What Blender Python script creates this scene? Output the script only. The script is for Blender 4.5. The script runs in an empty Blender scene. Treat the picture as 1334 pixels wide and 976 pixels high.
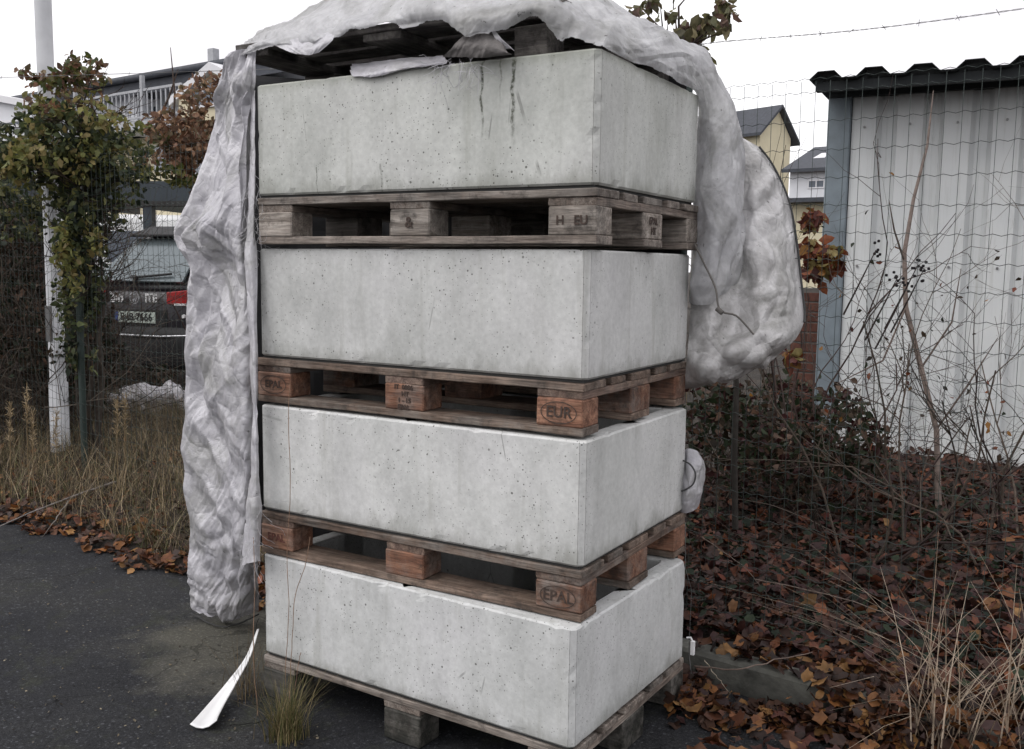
import bpy, bmesh, math, random
import numpy as np
from mathutils import Vector, Matrix, noise
random.seed(7); rng = np.random.default_rng(7)
S = bpy.context.scene
C = S.collection
R_ = math.radians

# ------------------------------------------------------------------ camera
CAM = np.array([2.32751254, -2.26784016, 1.46534362]); YAW, PITCH, ROLL, FOC = -0.5393205, -0.11197108, 0.01308533, 1250.54178
def _axes():
    cy, sy, cp, sp = math.cos(YAW), math.sin(YAW), math.cos(PITCH), math.sin(PITCH)
    f = np.array([sy*cp, cy*cp, sp]); r = np.array([cy, -sy, 0.]); u = np.cross(r, f)
    cr, sr = math.cos(ROLL), math.sin(ROLL)
    return r*cr+u*sr, -r*sr+u*cr, f
AR, AU, AF = _axes()
cd = bpy.data.cameras.new('camera'); cam = bpy.data.objects.new('camera', cd); C.objects.link(cam)
cd.sensor_width = 36; cd.lens = FOC*36/1334; cd.clip_start = .05; cd.clip_end = 1500
cam.matrix_world = Matrix([[AR[0], AU[0], -AF[0], CAM[0]], [AR[1], AU[1], -AF[1], CAM[1]], [AR[2], AU[2], -AF[2], CAM[2]], [0, 0, 0, 1]])
S.camera = cam
def ray(px, py): return AF + AR*(px-667)/FOC - AU*(py-488)/FOC
def at(px, py, depth): return Vector(CAM + ray(px, py)*depth)
def hitz(px, py, z=0):
    d = ray(px, py); return Vector(CAM + d*((z-CAM[2])/d[2]))
def hity(px, py, y):
    d = ray(px, py); return Vector(CAM + d*((y-CAM[1])/d[1]))
def hitx(px, py, x):
    d = ray(px, py); return Vector(CAM + d*((x-CAM[0])/d[0]))
# ------------------------------------------------------------------ world, sun, exposure
SUN_EL, SUN_AZ = R_(52), R_(215)
w = bpy.data.worlds.new('World'); S.world = w; w.use_nodes = True
nt = w.node_tree; nt.nodes.clear()
sky = nt.nodes.new('ShaderNodeTexSky'); sky.sky_type = 'NISHITA'; sky.sun_disc = False
sky.sun_elevation = SUN_EL; sky.sun_rotation = SUN_AZ; sky.air_density = 1.5; sky.dust_density = 6; sky.ozone_density = 1
hs = nt.nodes.new('ShaderNodeHueSaturation'); hs.inputs['Saturation'].default_value = .10
mixw = nt.nodes.new('ShaderNodeMix'); mixw.data_type = 'RGBA'; mixw.inputs[0].default_value = .75
nz = nt.nodes.new('ShaderNodeTexNoise'); nz.inputs['Scale'].default_value = 3.0; nz.inputs['Detail'].default_value = 4
cr_ = nt.nodes.new('ShaderNodeValToRGB')
cr_.color_ramp.elements[0].position = .3; cr_.color_ramp.elements[0].color = (8.4, 8.1, 8.6, 1)
cr_.color_ramp.elements[1].position = .7; cr_.color_ramp.elements[1].color = (13.4, 13.3, 13.6, 1)
tcw = nt.nodes.new('ShaderNodeTexCoord')
bg = nt.nodes.new('ShaderNodeBackground'); bg.inputs['Strength'].default_value = .105
wo = nt.nodes.new('ShaderNodeOutputWorld')
L = nt.links.new
L(sky.outputs[0], hs.inputs['Color']); L(hs.outputs[0], mixw.inputs[6]); L(tcw.outputs['Generated'], nz.inputs['Vector'])
L(nz.outputs[0], cr_.inputs[0]); L(cr_.outputs[0], mixw.inputs[7]); L(mixw.outputs[2], bg.inputs[0]); L(bg.outputs[0], wo.inputs[0])
sd = bpy.data.lights.new('sun', 'SUN'); sd.energy = .75; sd.angle = R_(40); sd.color = (1, .97, .94)
so = bpy.data.objects.new('sun', sd); C.objects.link(so)
so.rotation_euler = (R_(90)-SUN_EL, 0, R_(180)-SUN_AZ)
S.render.engine = 'CYCLES'
S.view_settings.view_transform = 'Standard'; S.view_settings.look = 'None'
S.view_settings.exposure = .32; S.view_settings.gamma = 1

# ------------------------------------------------------------------ helpers
def tag(o, label=None, cat=None, group=None, kind=None):
    if label: o['label'] = label
    if cat: o['category'] = cat
    if group: o['group'] = group
    if kind: o['kind'] = kind
    return o
def empty(name, loc=(0, 0, 0), rz=0, label=None, cat=None, group=None):
    o = bpy.data.objects.new(name, None); C.objects.link(o); o.location = loc; o.rotation_euler = (0, 0, rz)
    o.empty_display_size = .1
    return tag(o, label, cat, group)
class MB:
    def __init__(s): s.v = []; s.f = []; s.c = []; s.sm = []
    def add(s, vs, fs, col=None, smooth=False):
        n = len(s.v); s.v += [tuple(p) for p in vs]
        for f in fs: s.f.append(tuple(i+n for i in f)); s.c.append(col); s.sm.append(smooth)
        return s
    def box(s, x0, x1, y0, y1, z0, z1, M=None, col=None):
        vs = [(x, y, z) for z in (z0, z1) for y in (y0, y1) for x in (x0, x1)]
        if M is not None: vs = [M @ Vector(p) for p in vs]
        return s.add(vs, [(0, 2, 3, 1), (4, 5, 7, 6), (0, 1, 5, 4), (2, 6, 7, 3), (0, 4, 6, 2), (1, 3, 7, 5)], col)
    def tube(s, pts, rad, n=5, col=None, cap=True):
        pts = [Vector(p) for p in pts]; k = len(pts)
        if not hasattr(rad, '__len__'): rad = [rad]*k
        vs = []; prev = None
        for i, p in enumerate(pts):
            t = (pts[min(i+1, k-1)]-pts[max(i-1, 0)])
            t = t.normalized() if t.length > 1e-9 else Vector((0, 0, 1))
            a = (prev - t*prev.dot(t)) if prev is not None else t.orthogonal()
            if a.length < 1e-6: a = t.orthogonal()
            a.normalize(); prev = a; b = t.cross(a)
            for j in range(n):
                th = 2*math.pi*j/n; vs.append(p+(a*math.cos(th)+b*math.sin(th))*rad[i])
        fs = [(i*n+j, i*n+(j+1) % n, (i+1)*n+(j+1) % n, (i+1)*n+j) for i in range(k-1) for j in range(n)]
        s.add(vs, fs, col, True)
        if cap: s.add(vs[:n], [tuple(range(n))[::-1]], col); s.add(vs[-n:], [tuple(range(n))], col)
        return s
    def prism(s, poly, z0, z1, M=None, col=None):   # poly in xy ccw
        n = len(poly); vs = [(x, y, z0) for x, y in poly]+[(x, y, z1) for x, y in poly]
        if M is not None: vs = [M @ Vector(p) for p in vs]
        return s.add(vs, [tuple(range(n))[::-1], tuple(range(n, 2*n))]+[(i, (i+1) % n, n+(i+1) % n, n+i) for i in range(n)], col)
    def grid(s, P, col=None, smooth=True):
        r, c = len(P), len(P[0])
        return s.add([p for row in P for p in row], [(i*c+j, i*c+j+1, (i+1)*c+j+1, (i+1)*c+j) for i in range(r-1) for j in range(c-1)], col, smooth)
    def mesh(s, name, mat):
        me = bpy.data.meshes.new(name); me.from_pydata([tuple(p) for p in s.v], [], s.f)
        me.polygons.foreach_set('use_smooth', s.sm)
        if any(c is not None for c in s.c):
            at_ = me.attributes.new('tint', 'FLOAT_COLOR', 'FACE')
            arr = np.array([(c or (1, 1, 1))+(1,) for c in s.c], dtype=np.float32).ravel(); at_.data.foreach_set('color', arr)
        if mat: me.materials.append(mat)
        me.update(); return me
    def build(s, name, mat, parent=None, bevel=0, solid=0):
        return put(name, s.mesh(name, mat), parent, bevel, solid)
def put(name, me, parent=None, bevel=0, solid=0):
    o = bpy.data.objects.new(name, me); C.objects.link(o)
    if parent: o.parent = parent
    if solid:
        m = o.modifiers.new('t', 'SOLIDIFY'); m.thickness = solid; m.offset = 0
    if bevel:
        m = o.modifiers.new('b', 'BEVEL'); m.width = bevel; m.segments = 1; m.limit_method = 'ANGLE'
    return o
def np_mesh(name, V, F, mat, tint=None, parent=None):   # V (n,3), F (m,k), tint (m,3)
    me = bpy.data.meshes.new(name); k = F.shape[1]
    me.vertices.add(len(V)); me.vertices.foreach_set('co', V.astype(np.float32).ravel())
    me.loops.add(F.size); me.loops.foreach_set('vertex_index', F.astype(np.int32).ravel())
    me.polygons.add(len(F)); me.polygons.foreach_set('loop_start', np.arange(0, F.size, k, dtype=np.int32))
    me.update(calc_edges=True)
    if tint is not None:
        a = me.attributes.new('tint', 'FLOAT_COLOR', 'FACE')
        a.data.foreach_set('color', np.hstack([tint, np.ones((len(F), 1))]).astype(np.float32).ravel())
    me.materials.append(mat); me.validate()
    return put(name, me, parent)
def sstep(a, b, x): t = min(1, max(0, (x-a)/(b-a))); return t*t*(3-2*t)

# ------------------------------------------------------------------ materials
def new_mat(name):
    m = bpy.data.materials.new(name); m.use_nodes = True; t = m.node_tree; t.nodes.clear()
    o = t.nodes.new('ShaderNodeOutputMaterial'); p = t.nodes.new('ShaderNodeBsdfPrincipled'); t.links.new(p.outputs[0], o.inputs[0])
    return m, t, p
class G:
    """tiny node-graph helper"""
    def __init__(s, t): s.t = t
    def n(s, typ, **kw):
        nd = s.t.nodes.new(typ)
        for k, v in kw.items(): setattr(nd, k, v)
        return nd
    def l(s, a, b): s.t.links.new(a, b)
    def co(s, scale=(1, 1, 1), kind='Object', loc=(0, 0, 0), rand=False):
        tc = s.n('ShaderNodeTexCoord'); mp = s.n('ShaderNodeMapping'); mp.inputs['Scale'].default_value = scale; mp.inputs['Location'].default_value = loc
        if rand:
            oi = s.n('ShaderNodeObjectInfo'); mm = s.n('ShaderNodeMath', operation='MULTIPLY'); mm.inputs[1].default_value = 37; s.l(oi.outputs['Random'], mm.inputs[0])
            ad = s.n('ShaderNodeVectorMath', operation='ADD'); s.l(tc.outputs[kind], ad.inputs[0]); s.l(mm.outputs[0], ad.inputs[1]); s.l(ad.outputs[0], mp.inputs['Vector'])
        else: s.l(tc.outputs[kind], mp.inputs['Vector'])
        return mp.outputs[0]
    def noise(s, vec, scale, detail=4, rough=.55, dist=0):
        nd = s.n('ShaderNodeTexNoise'); nd.inputs['Scale'].default_value = scale; nd.inputs['Detail'].default_value = detail
        nd.inputs['Roughness'].default_value = rough; nd.inputs['Distortion'].default_value = dist; s.l(vec, nd.inputs['Vector']); return nd.outputs[0]
    def vor(s, vec, scale, feature='F1', out='Distance'):
        nd = s.n('ShaderNodeTexVoronoi', feature=feature); nd.inputs['Scale'].default_value = scale; s.l(vec, nd.inputs['Vector']); return nd
    def ramp(s, x, stops, interp='LINEAR'):
        nd = s.n('ShaderNodeValToRGB'); e = nd.color_ramp.elements; nd.color_ramp.interpolation = interp
        while len(e) < len(stops): e.new(.5)
        for i, (p, c) in enumerate(stops):
            e[i].position = p; e[i].color = tuple(c)+(1,) if hasattr(c, '__len__') else (c, c, c, 1)
        s.l(x, nd.inputs[0]); return nd.outputs[0]
    def mix(s, a, b, fac, mode='MIX'):
        nd = s.n('ShaderNodeMix', data_type='RGBA', blend_type=mode)
        for v, i in ((fac, 0), (a, 6), (b, 7)):
            if hasattr(v, 'is_linked') or hasattr(v, 'links'): s.l(v, nd.inputs[i])
            elif hasattr(v, '__len__'): nd.inputs[i].default_value = tuple(v)+(1,)
            else: nd.inputs[i].default_value = v
        return nd.outputs[2]
    def math(s, op, a, b=0, clamp=False):
        nd = s.n('ShaderNodeMath', operation=op, use_clamp=clamp)
        for v, i in ((a, 0), (b, 1)):
            if hasattr(v, 'links'): s.l(v, nd.inputs[i])
            else: nd.inputs[i].default_value = v
        return nd.outputs[0]
    def bump(s, p, h, strength=.3, dist=.01):
        b = s.n('ShaderNodeBump'); b.inputs['Strength'].default_value = strength; b.inputs['Distance'].default_value = dist
        s.l(h, b.inputs['Height']); s.l(b.outputs[0], p.inputs['Normal'])
def plain(name, col, rough=.7, metal=0, var=.15, scale=8, bump=.1, bs=60):
    m, t, p = new_mat(name); g = G(t); v = g.co(rand=True)
    a = g.noise(v, scale, 5); c = g.ramp(a, [(.3, [x*(1-var) for x in col]), (.7, [min(1, x*(1+var)) for x in col])])
    g.l(c, p.inputs['Base Color']); p.inputs['Roughness'].default_value = rough; p.inputs['Metallic'].default_value = metal
    if bump: g.bump(p, g.noise(v, bs, 4), bump, .005)
    return m
def tinted(name, rough=.6, trans=0, spec=.3):
    m, t, p = new_mat(name); g = G(t); a = g.n('ShaderNodeAttribute', attribute_name='tint')
    v = g.co(); n_ = g.noise(v, 40, 3); c = g.mix(a.outputs['Color'], g.ramp(n_, [(.3, .65), (.7, 1.25)]), 1., 'MULTIPLY')
    g.l(c, p.inputs['Base Color']); p.inputs['Roughness'].default_value = rough; p.inputs['Specular IOR Level'].default_value = spec
    if trans:
        tr = g.n('ShaderNodeBsdfTranslucent'); g.l(c, tr.inputs[0]); mx = g.n('ShaderNodeMixShader'); mx.inputs[0].default_value = trans
        o = [n for n in t.nodes if n.type == 'OUTPUT_MATERIAL'][0]; g.l(p.outputs[0], mx.inputs[1]); g.l(tr.outputs[0], mx.inputs[2]); g.l(mx.outputs[0], o.inputs[0])
    return m
def concrete(name, streaks=False, off=0, tone=(1, 1, 1)):
    m, t, p = new_mat(name); g = G(t); v = g.co(loc=(off, off*1.7, off*.6))
    big = g.noise(v, 2.2, 6, .62, .4)
    c = g.ramp(big, [(.25, (.46, .47, .45)), (.5, (.61, .615, .60)), (.75, (.67, .665, .665))])
    fine = g.noise(v, 60, 6, .7); c = g.mix(c, g.ramp(fine, [(.3, .86), (.7, 1.08)]), 1, 'MULTIPLY')
    blot = g.noise(g.co(scale=(1, 1, .5), loc=(off+3, 0, 0)), 7, 5, .6)
    c = g.mix(c, g.ramp(blot, [(.35, .85), (.6, 1.03)]), 1, 'MULTIPLY')
    # vertical trickle marks
    sv = g.co(scale=(9, 9, .7), loc=(off, off, 0)); st = g.noise(sv, 2.4, 3, .6)
    c = g.mix(c, (.33, .33, .29), g.ramp(st, [(.58, 0), (.74, .36)]))
    # air holes, three sizes
    holes = None
    for sc, thr, keep in ((24, .085, .40), (55, .145, .38), (120, .18, .4)):
        vo = g.vor(v, sc); sz = g.math('LESS_THAN', vo.outputs['Distance'], thr)
        sx = g.n('ShaderNodeSeparateColor'); g.l(vo.outputs['Color'], sx.inputs[0]); kp = g.math('LESS_THAN', sx.outputs[0], keep)
        h = g.math('MULTIPLY', sz, kp); holes = h if holes is None else g.math('MAXIMUM', holes, h)
    dens = g.ramp(g.noise(v, 2.3, 4, .6), [(.40, .1), (.52, 1)])
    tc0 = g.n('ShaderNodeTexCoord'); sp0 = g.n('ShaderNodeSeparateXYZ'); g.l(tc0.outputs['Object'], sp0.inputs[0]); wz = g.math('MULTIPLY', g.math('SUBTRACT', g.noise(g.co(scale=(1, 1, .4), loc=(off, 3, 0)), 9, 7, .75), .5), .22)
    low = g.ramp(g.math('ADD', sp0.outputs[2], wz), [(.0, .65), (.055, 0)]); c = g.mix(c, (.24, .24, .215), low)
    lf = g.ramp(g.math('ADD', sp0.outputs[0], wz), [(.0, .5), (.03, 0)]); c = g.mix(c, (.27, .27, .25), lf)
    st2 = g.ramp(g.noise(g.co(scale=(1, 1, .25), loc=(off*3, 0, 2)), 4.2, 8, .75, .6), [(.56, 0), (.74, .45)]); c = g.mix(c, (.36, .36, .33), st2); holes = g.math('MULTIPLY', holes, dens)
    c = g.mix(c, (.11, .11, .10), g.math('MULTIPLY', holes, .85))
    # thin dark scratches
    wv = g.vor(g.co(scale=(1, 1, .35), loc=(off*2, 1, 4)), 3.0, 'DISTANCE_TO_EDGE'); sc_ = g.math('LESS_THAN', wv.outputs['Distance'], .004)
    msk = g.ramp(g.noise(v, 5, 3), [(.60, 0), (.66, .6)]); c = g.mix(c, (.2, .2, .19), g.math('MULTIPLY', sc_, msk))
    if streaks:
        tc = g.n('ShaderNodeTexCoord'); sp = g.n('ShaderNodeSeparateXYZ'); g.l(tc.outputs['Object'], sp.inputs[0])
        wob = g.math('MULTIPLY', g.math('SUBTRACT', g.noise(g.co(), 14, 3), .5), .03)
        tot = None
        for x0, wd, zz, am in ((.847, .0052, .12, 1.), (.905, .004, .2, .5), (.945, .0075, .10, 1.), (.50, .005, .31, .4), (.255, .003, .33, .5), (1.06, .012, .27, .4)):
            dx = g.math('ABSOLUTE', g.math('SUBTRACT', g.math('ADD', sp.outputs[0], wob), x0))
            k = g.math('SUBTRACT', 1, g.math('DIVIDE', dx, wd), True)
            fz = g.math('DIVIDE', g.math('SUBTRACT', sp.outputs[2], zz), .14, True) if zz < .3 else g.math('LESS_THAN', sp.outputs[2], .09)
            k = g.math('MULTIPLY', g.math('MULTIPLY', k, fz), am*1.6, True); tot = k if tot is None else g.math('MAXIMUM', tot, k)
        br = g.ramp(g.noise(g.co(), 70, 3, .7), [(.36, .15), (.56, 1)])
        c = g.mix(c, (.07, .075, .055), g.math('MULTIPLY', g.math('MULTIPLY', tot, br), .95))
        topd = g.ramp(g.math('ADD', sp.outputs[2], g.math('MULTIPLY', g.noise(g.co(scale=(3, 3, 1)), 6, 4), .05)), [(.345, 0), (.385, .55)])
        c = g.mix(c, (.27, .28, .22), topd)
    c = g.mix(c, tone, 1., 'MULTIPLY'); g.l(c, p.inputs['Base Color']); p.inputs['Roughness'].default_value = .82; p.inputs['Specular IOR Level'].default_value = .25
    hgt = g.math('SUBTRACT', g.math('MULTIPLY', fine, .25), holes); g.bump(p, hgt, .45, .003)
    return m
def wood(name, c1, c2, dark=.45, axis='x', wet=.75):
    m, t, p = new_mat(name); g = G(t)
    sc = {'x': (1, 14, 14), 'y': (14, 1, 14), 'z': (14, 14, 1)}[axis]
    v = g.co(scale=sc, rand=True); gr = g.noise(v, 3.2, 6, .68, .6); fine = g.noise(g.co(scale=tuple(2.2*k if k > 1 else 1.5 for k in sc), rand=True), 8, 4, .7)
    c = g.ramp(gr, [(.28, [x*dark for x in c1]), (.45, c1), (.68, c2)])
    c = g.mix(c, g.ramp(fine, [(.36, .45), (.55, 1.1)]), .8, 'MULTIPLY')
    blot = g.noise(g.co(rand=True), 9, 5, .65); c = g.mix(c, g.ramp(blot, [(.35, .55), (.62, 1.15)]), .85, 'MULTIPLY')
    oi = g.n('ShaderNodeObjectInfo'); c = g.mix(c, g.ramp(oi.outputs['Random'], [(0, .7), (1, 1.25)]), 1, 'MULTIPLY')
    gm = g.math('MULTIPLY', g.ramp(g.noise(g.co(scale=(2, 2, 2), rand=True), 4, 6, .7), [(.42, 0), (.6, 1)]), .75)
    gy = g.mix(g.mix((.24, .225, .205), g.ramp(gr, [(.3, .4), (.6, 1.15)]), 1, 'MULTIPLY'), c, g.ramp(oi.outputs['Random'], [(.1, .15), (.9, .9)])); c = g.mix(c, gy, gm)
    dk = g.ramp(g.noise(g.co(loc=(2, 7, 1), rand=True), 13, 6, .75), [(.52, 0), (.66, .7)]); c = g.mix(c, (.035, .03, .026), dk)
    g.l(c, p.inputs['Base Color']); p.inputs['Roughness'].default_value = wet; p.inputs['Specular IOR Level'].default_value = .3
    g.bump(p, g.math('ADD', gr, fine), .7, .004); return m
def sheet_mat(name, base, dirt, trans=.35, dirt_lo=.5, rough=.45, grime=None, clear=0):
    m, t, p = new_mat(name); g = G(t); v = g.co()
    a = g.noise(v, 5, 6, .65, .5); c = g.ramp(a, [(.3, dirt), (dirt_lo+.12, base)])
    f = g.noise(v, 26, 6, .7); c = g.mix(c, g.ramp(f, [(.32, .8), (.6, 1.06)]), .8, 'MULTIPLY')
    if grime:
        gm = g.noise(g.co(loc=(4, 2, 1)), 3.1, 7, .7, .8); c = g.mix(c, grime, g.ramp(gm, [(.50, 0), (.68, .8)]))
        sp_ = g.noise(g.co(loc=(9, 2, 1)), 45, 3, .7); c = g.mix(c, (.06, .055, .05), g.ramp(sp_, [(.66, 0), (.72, .7)]))
    g.l(c, p.inputs['Base Color']); p.inputs['Roughness'].default_value = rough; p.inputs['Specular IOR Level'].default_value = .5; p.inputs['Coat Weight'].default_value = .5; p.inputs['Coat Roughness'].default_value = .22
    h = None
    for sc_, am in ((3.2, 1.5), (7.5, .7), (17, .25), (47, .06)):
        r_ = g.math('MULTIPLY', g.math('ABSOLUTE', g.math('SUBTRACT', g.noise(g.co(loc=(sc_, 0, 1)), sc_, 1.5, .5, .35), .5)), am); h = r_ if h is None else g.math('ADD', h, r_)
    wq = g.n('ShaderNodeVectorMath', operation='ADD'); nn_ = g.n('ShaderNodeTexNoise'); nn_.inputs['Scale'].default_value = 6; nn_.inputs['Detail'].default_value = 3; g.l(v, nn_.inputs['Vector'])
    sc_v = g.n('ShaderNodeVectorMath', operation='SCALE'); sc_v.inputs['Scale'].default_value = .10; g.l(nn_.outputs['Color'], sc_v.inputs[0]); g.l(v, wq.inputs[0]); g.l(sc_v.outputs[0], wq.inputs[1])
    for sc_, am, wd in ((7, .26, .07), (17, .10, .08), (41, .05, .12)):
        ve = g.vor(wq.outputs[0], sc_, 'DISTANCE_TO_EDGE'); h = g.math('ADD', h, g.math('MULTIPLY', g.ramp(ve.outputs['Distance'], [(0, 0), (wd, .8), (.5, 1)]), am))
    g.bump(p, h, .6, .015)
    tr = g.n('ShaderNodeBsdfTranslucent'); g.l(c, tr.inputs[0]); mx = g.n('ShaderNodeMixShader'); mx.inputs[0].default_value = trans
    o = [n for n in t.nodes if n.type == 'OUTPUT_MATERIAL'][0]; g.l(p.outputs[0], mx.inputs[1]); g.l(tr.outputs[0], mx.inputs[2]); g.l(mx.outputs[0], o.inputs[0])
    if clear:
        tp = g.n('ShaderNodeBsdfTransparent'); m2 = g.n('ShaderNodeMixShader'); m2.inputs[0].default_value = clear; g.l(mx.outputs[0], m2.inputs[1]); g.l(tp.outputs[0], m2.inputs[2]); g.l(m2.outputs[0], o.inputs[0])
    return m
def asphalt():
    m, t, p = new_mat('asphalt'); g = G(t); v = g.co()
    a = g.noise(v, 1.3, 8, .72, .4); c = g.ramp(a, [(.3, (.020, .021, .025)), (.5, (.032, .033, .036)), (.72, (.052, .052, .051))])
    st = g.noise(v, 220, 3, .8); c = g.mix(c, g.ramp(st, [(.35, .6), (.55, 1.), (.72, 2.4)]), 1, 'MULTIPLY')
    pe = g.vor(v, 75); px_ = g.n('ShaderNodeSeparateColor'); g.l(pe.outputs['Color'], px_.inputs[0]); c = g.mix(c, g.ramp(px_.outputs[0], [(.2, .75), (.8, 1.3), (.97, 2.6)]), g.ramp(pe.outputs['Distance'], [(.25, 1), (.5, 0)]), 'MULTIPLY')
    mo = g.noise(g.co(loc=(5, 1, 0)), 3.5, 9, .78, .5); c = g.mix(c, (.045, .048, .034), g.ramp(mo, [(.53, 0), (.68, .75)]))
    # dirt gathered around the foot of the stack
    tc = g.n('ShaderNodeTexCoord'); sub = g.n('ShaderNodeVectorMath', operation='DISTANCE'); g.l(tc.outputs['Object'], sub.inputs[0]); sub.inputs[1].default_value = (-.35, .35, 0)
    dd = g.math('ADD', sub.outputs['Value'], g.math('MULTIPLY', g.noise(v, 4, 5, .65), .9)); dm = g.ramp(dd, [(.75, .75), (1.35, 0)])
    c = g.mix(c, (.12, .115, .095), dm)
    vo = g.vor(v, 26); sx = g.n('ShaderNodeSeparateColor'); g.l(vo.outputs['Color'], sx.inputs[0])
    sp = g.math('MULTIPLY', g.math('LESS_THAN', vo.outputs['Distance'], .09), g.math('LESS_THAN', sx.outputs[0], .10)); c = g.mix(c, (.22, .2, .16), sp)
    wq = g.n('ShaderNodeVectorMath', operation='ADD'); nn_ = g.n('ShaderNodeTexNoise'); nn_.inputs['Scale'].default_value = 3; nn_.inputs['Detail'].default_value = 5; g.l(v, nn_.inputs['Vector']); g.l(v, wq.inputs[0]); g.l(nn_.outputs['Color'], wq.inputs[1])
    wvr = g.vor(wq.outputs[0], .9, 'DISTANCE_TO_EDGE'); c = g.mix(c, (.006, .006, .006), g.ramp(wvr.outputs['Distance'], [(.003, .5), (.007, 0)]))
    c = g.mix(c, g.ramp(g.noise(v, 90, 2, .9), [(.40, .75), (.60, 1.0), (.70, 1.9)]), 1, 'MULTIPLY')
    g.l(c, p.inputs['Base Color']); g.l(g.ramp(a, [(.3, .7), (.7, .9)]), p.inputs['Roughness']); p.inputs['Specular IOR Level'].default_value = .12
    g.bump(p, g.math('ADD', st, g.math('MULTIPLY', g.noise(v, 18, 4), .8)), .6, .006); return m
def soil():
    m, t, p = new_mat('soil'); g = G(t); v = g.co()
    c = g.ramp(g.noise(v, 3, 7, .7), [(.3, (.012, .010, .008)), (.55, (.032, .024, .017)), (.75, (.06, .042, .026))])
    c = g.mix(c, g.ramp(g.noise(v, 45, 4, .7), [(.35, .4), (.65, 1.5)]), 1, 'MULTIPLY')
    g.l(c, p.inputs['Base Color']); p.inputs['Roughness'].default_value = .95; g.bump(p, g.noise(v, 30, 6, .7), 1, .03); return m
M = {}
M['asphalt'] = asphalt(); M['soil'] = soil()
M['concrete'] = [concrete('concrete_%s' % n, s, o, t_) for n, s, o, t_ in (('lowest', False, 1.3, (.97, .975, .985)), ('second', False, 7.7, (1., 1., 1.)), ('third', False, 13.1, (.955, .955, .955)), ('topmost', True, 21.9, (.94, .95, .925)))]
M['kerb'] = plain('kerb_concrete', (.085, .085, .074), .95, 0, .6, 9, 1., 40)
M['near_black'] = plain('near_black_matt', (.035, .035, .034), .9)
WG = (wood('grey_board', (.20, .165, .14), (.37, .325, .285)), wood('grey_cross_board', (.19, .15, .125), (.33, .285, .245), axis='y'), wood('grey_block', (.24, .205, .175), (.45, .405, .36)))
WB = (wood('brown_board', (.15, .105, .08), (.27, .20, .155)), wood('brown_cross_board', (.15, .10, .08), (.26, .185, .14), axis='y'), wood('red_block', (.20, .095, .06), (.36, .195, .125)))
WD = (wood('tan_board', (.17, .13, .105), (.31, .255, .21)), wood('tan_cross_board', (.15, .11, .09), (.26, .205, .165), axis='y'), wood('tan_block', (.155, .12, .095), (.27, .22, .18)))
WT = (wood('shaded_board', (.07, .062, .06), (.16, .145, .14)), wood('shaded_cross_board', (.07, .062, .06), (.16, .145, .14), axis='y'), wood('shaded_block', (.09, .08, .075), (.19, .17, .16)))  # top pallet's wood darkened, shade under the sheet painted into it
M['stamp'] = plain('burnt_stamp', (.055, .036, .028), .8, 0, .5, 60)
M['stamp_red'] = plain('faded_red_stamp', (.11, .04, .03), .8, 0, .4, 60)
M['fleece'] = sheet_mat('pale_sheet', (.72, .71, .74), (.52, .51, .55), .24, .48, .36, (.38, .38, .36))
M['film'] = sheet_mat('thin_film', (.80, .80, .81), (.58, .58, .60), .48, .44, .30, (.42, .42, .40), .22)
M['tarp'] = sheet_mat('dirty_tarpaulin', (.70, .69, .69), (.33, .32, .31), .08, .54, .32, (.13, .13, .105))
M['leaf'] = tinted('leaf', .5, .35); M['litter'] = tinted('dead_leaf', .55, .1); M['straw'] = tinted('dry_blade', .7, .25); M['bark'] = tinted('bark', .85)
M['wire'] = plain('coated_wire', (.035, .05, .045), .6); M['galv'] = plain('galvanised_wire', (.22, .22, .22), .5, .6)
M['postgreen'] = plain('green_post', (.02, .035, .03), .6)

# ------------------------------------------------------------------ ground
kp0, kp1 = hitz(903, 848, .11), hitz(1112, 905, .11)     # top front edge of the kerb
kdir = (kp1-kp0).normalized()
def ky(x): return kp0.y+(x-kp0.x)*kdir.y/kdir.x
def edge(x):
    l = .60-.07*x+.05*math.sin(x*5)+.04*math.sin(x*13.3)
    return l+(ky(x)+.13-l)*sstep(-.2, .9, x)
def gh(x, y):
    d = y-edge(x); k = sstep(.2, .9, x)
    hl = -.03+.055*sstep(0, .12, d)+.10*sstep(.1, 1.4, d)
    hr = -.03+.135*sstep(-.02, .06, d)+.05*sstep(.2, 2, d)
    n_ = noise.noise(Vector((x*1.7, y*1.7, 0)))*.04+noise.noise(Vector((x*7, y*7, 3)))*.015
    return hl*(1-k)+hr*k+n_*sstep(0, .3, d)*(1-.4*k)
me = MB(); me.add([(-400, -400, -.06), (400, -400, -.06), (400, 400, -.06), (-400, 400, -.06)], [(0, 1, 2, 3)]); tag(me.build('ground', M['soil']), kind='structure')
me = MB()
def aph(x, y): return noise.noise(Vector((x*1.1, y*1.1, 5)))*.006+noise.noise(Vector((x*4, y*4, 5)))*.0025-.002
xs = np.arange(-9, 6, .1); ys = np.arange(-4, 1.5, .1)
me.grid([[(x, y, aph(x, y)) for x in xs] for y in ys]); tag(me.build('asphalt_yard', M['asphalt']), kind='structure')
me = MB(); me.add([(-60, -60, -.03), (60, -60, -.03), (60, 1., -.03), (-60, 1., -.03)], [(0, 1, 2, 3)]); tag(me.build('road', M['asphalt']), kind='structure')
xs = np.concatenate([np.arange(-22, -5, .3), np.arange(-5, 4, .06), np.arange(4, 12, .4)]); vs = np.concatenate([np.arange(-.06, 2.5, .06), np.arange(2.5, 24, .35)])
me = MB(); me.grid([[(x, edge(x)+d, gh(x, edge(x)+d)) for x in xs] for d in vs]); VERGE = tag(me.build('verge_soil', M['soil']), kind='structure')
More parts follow.
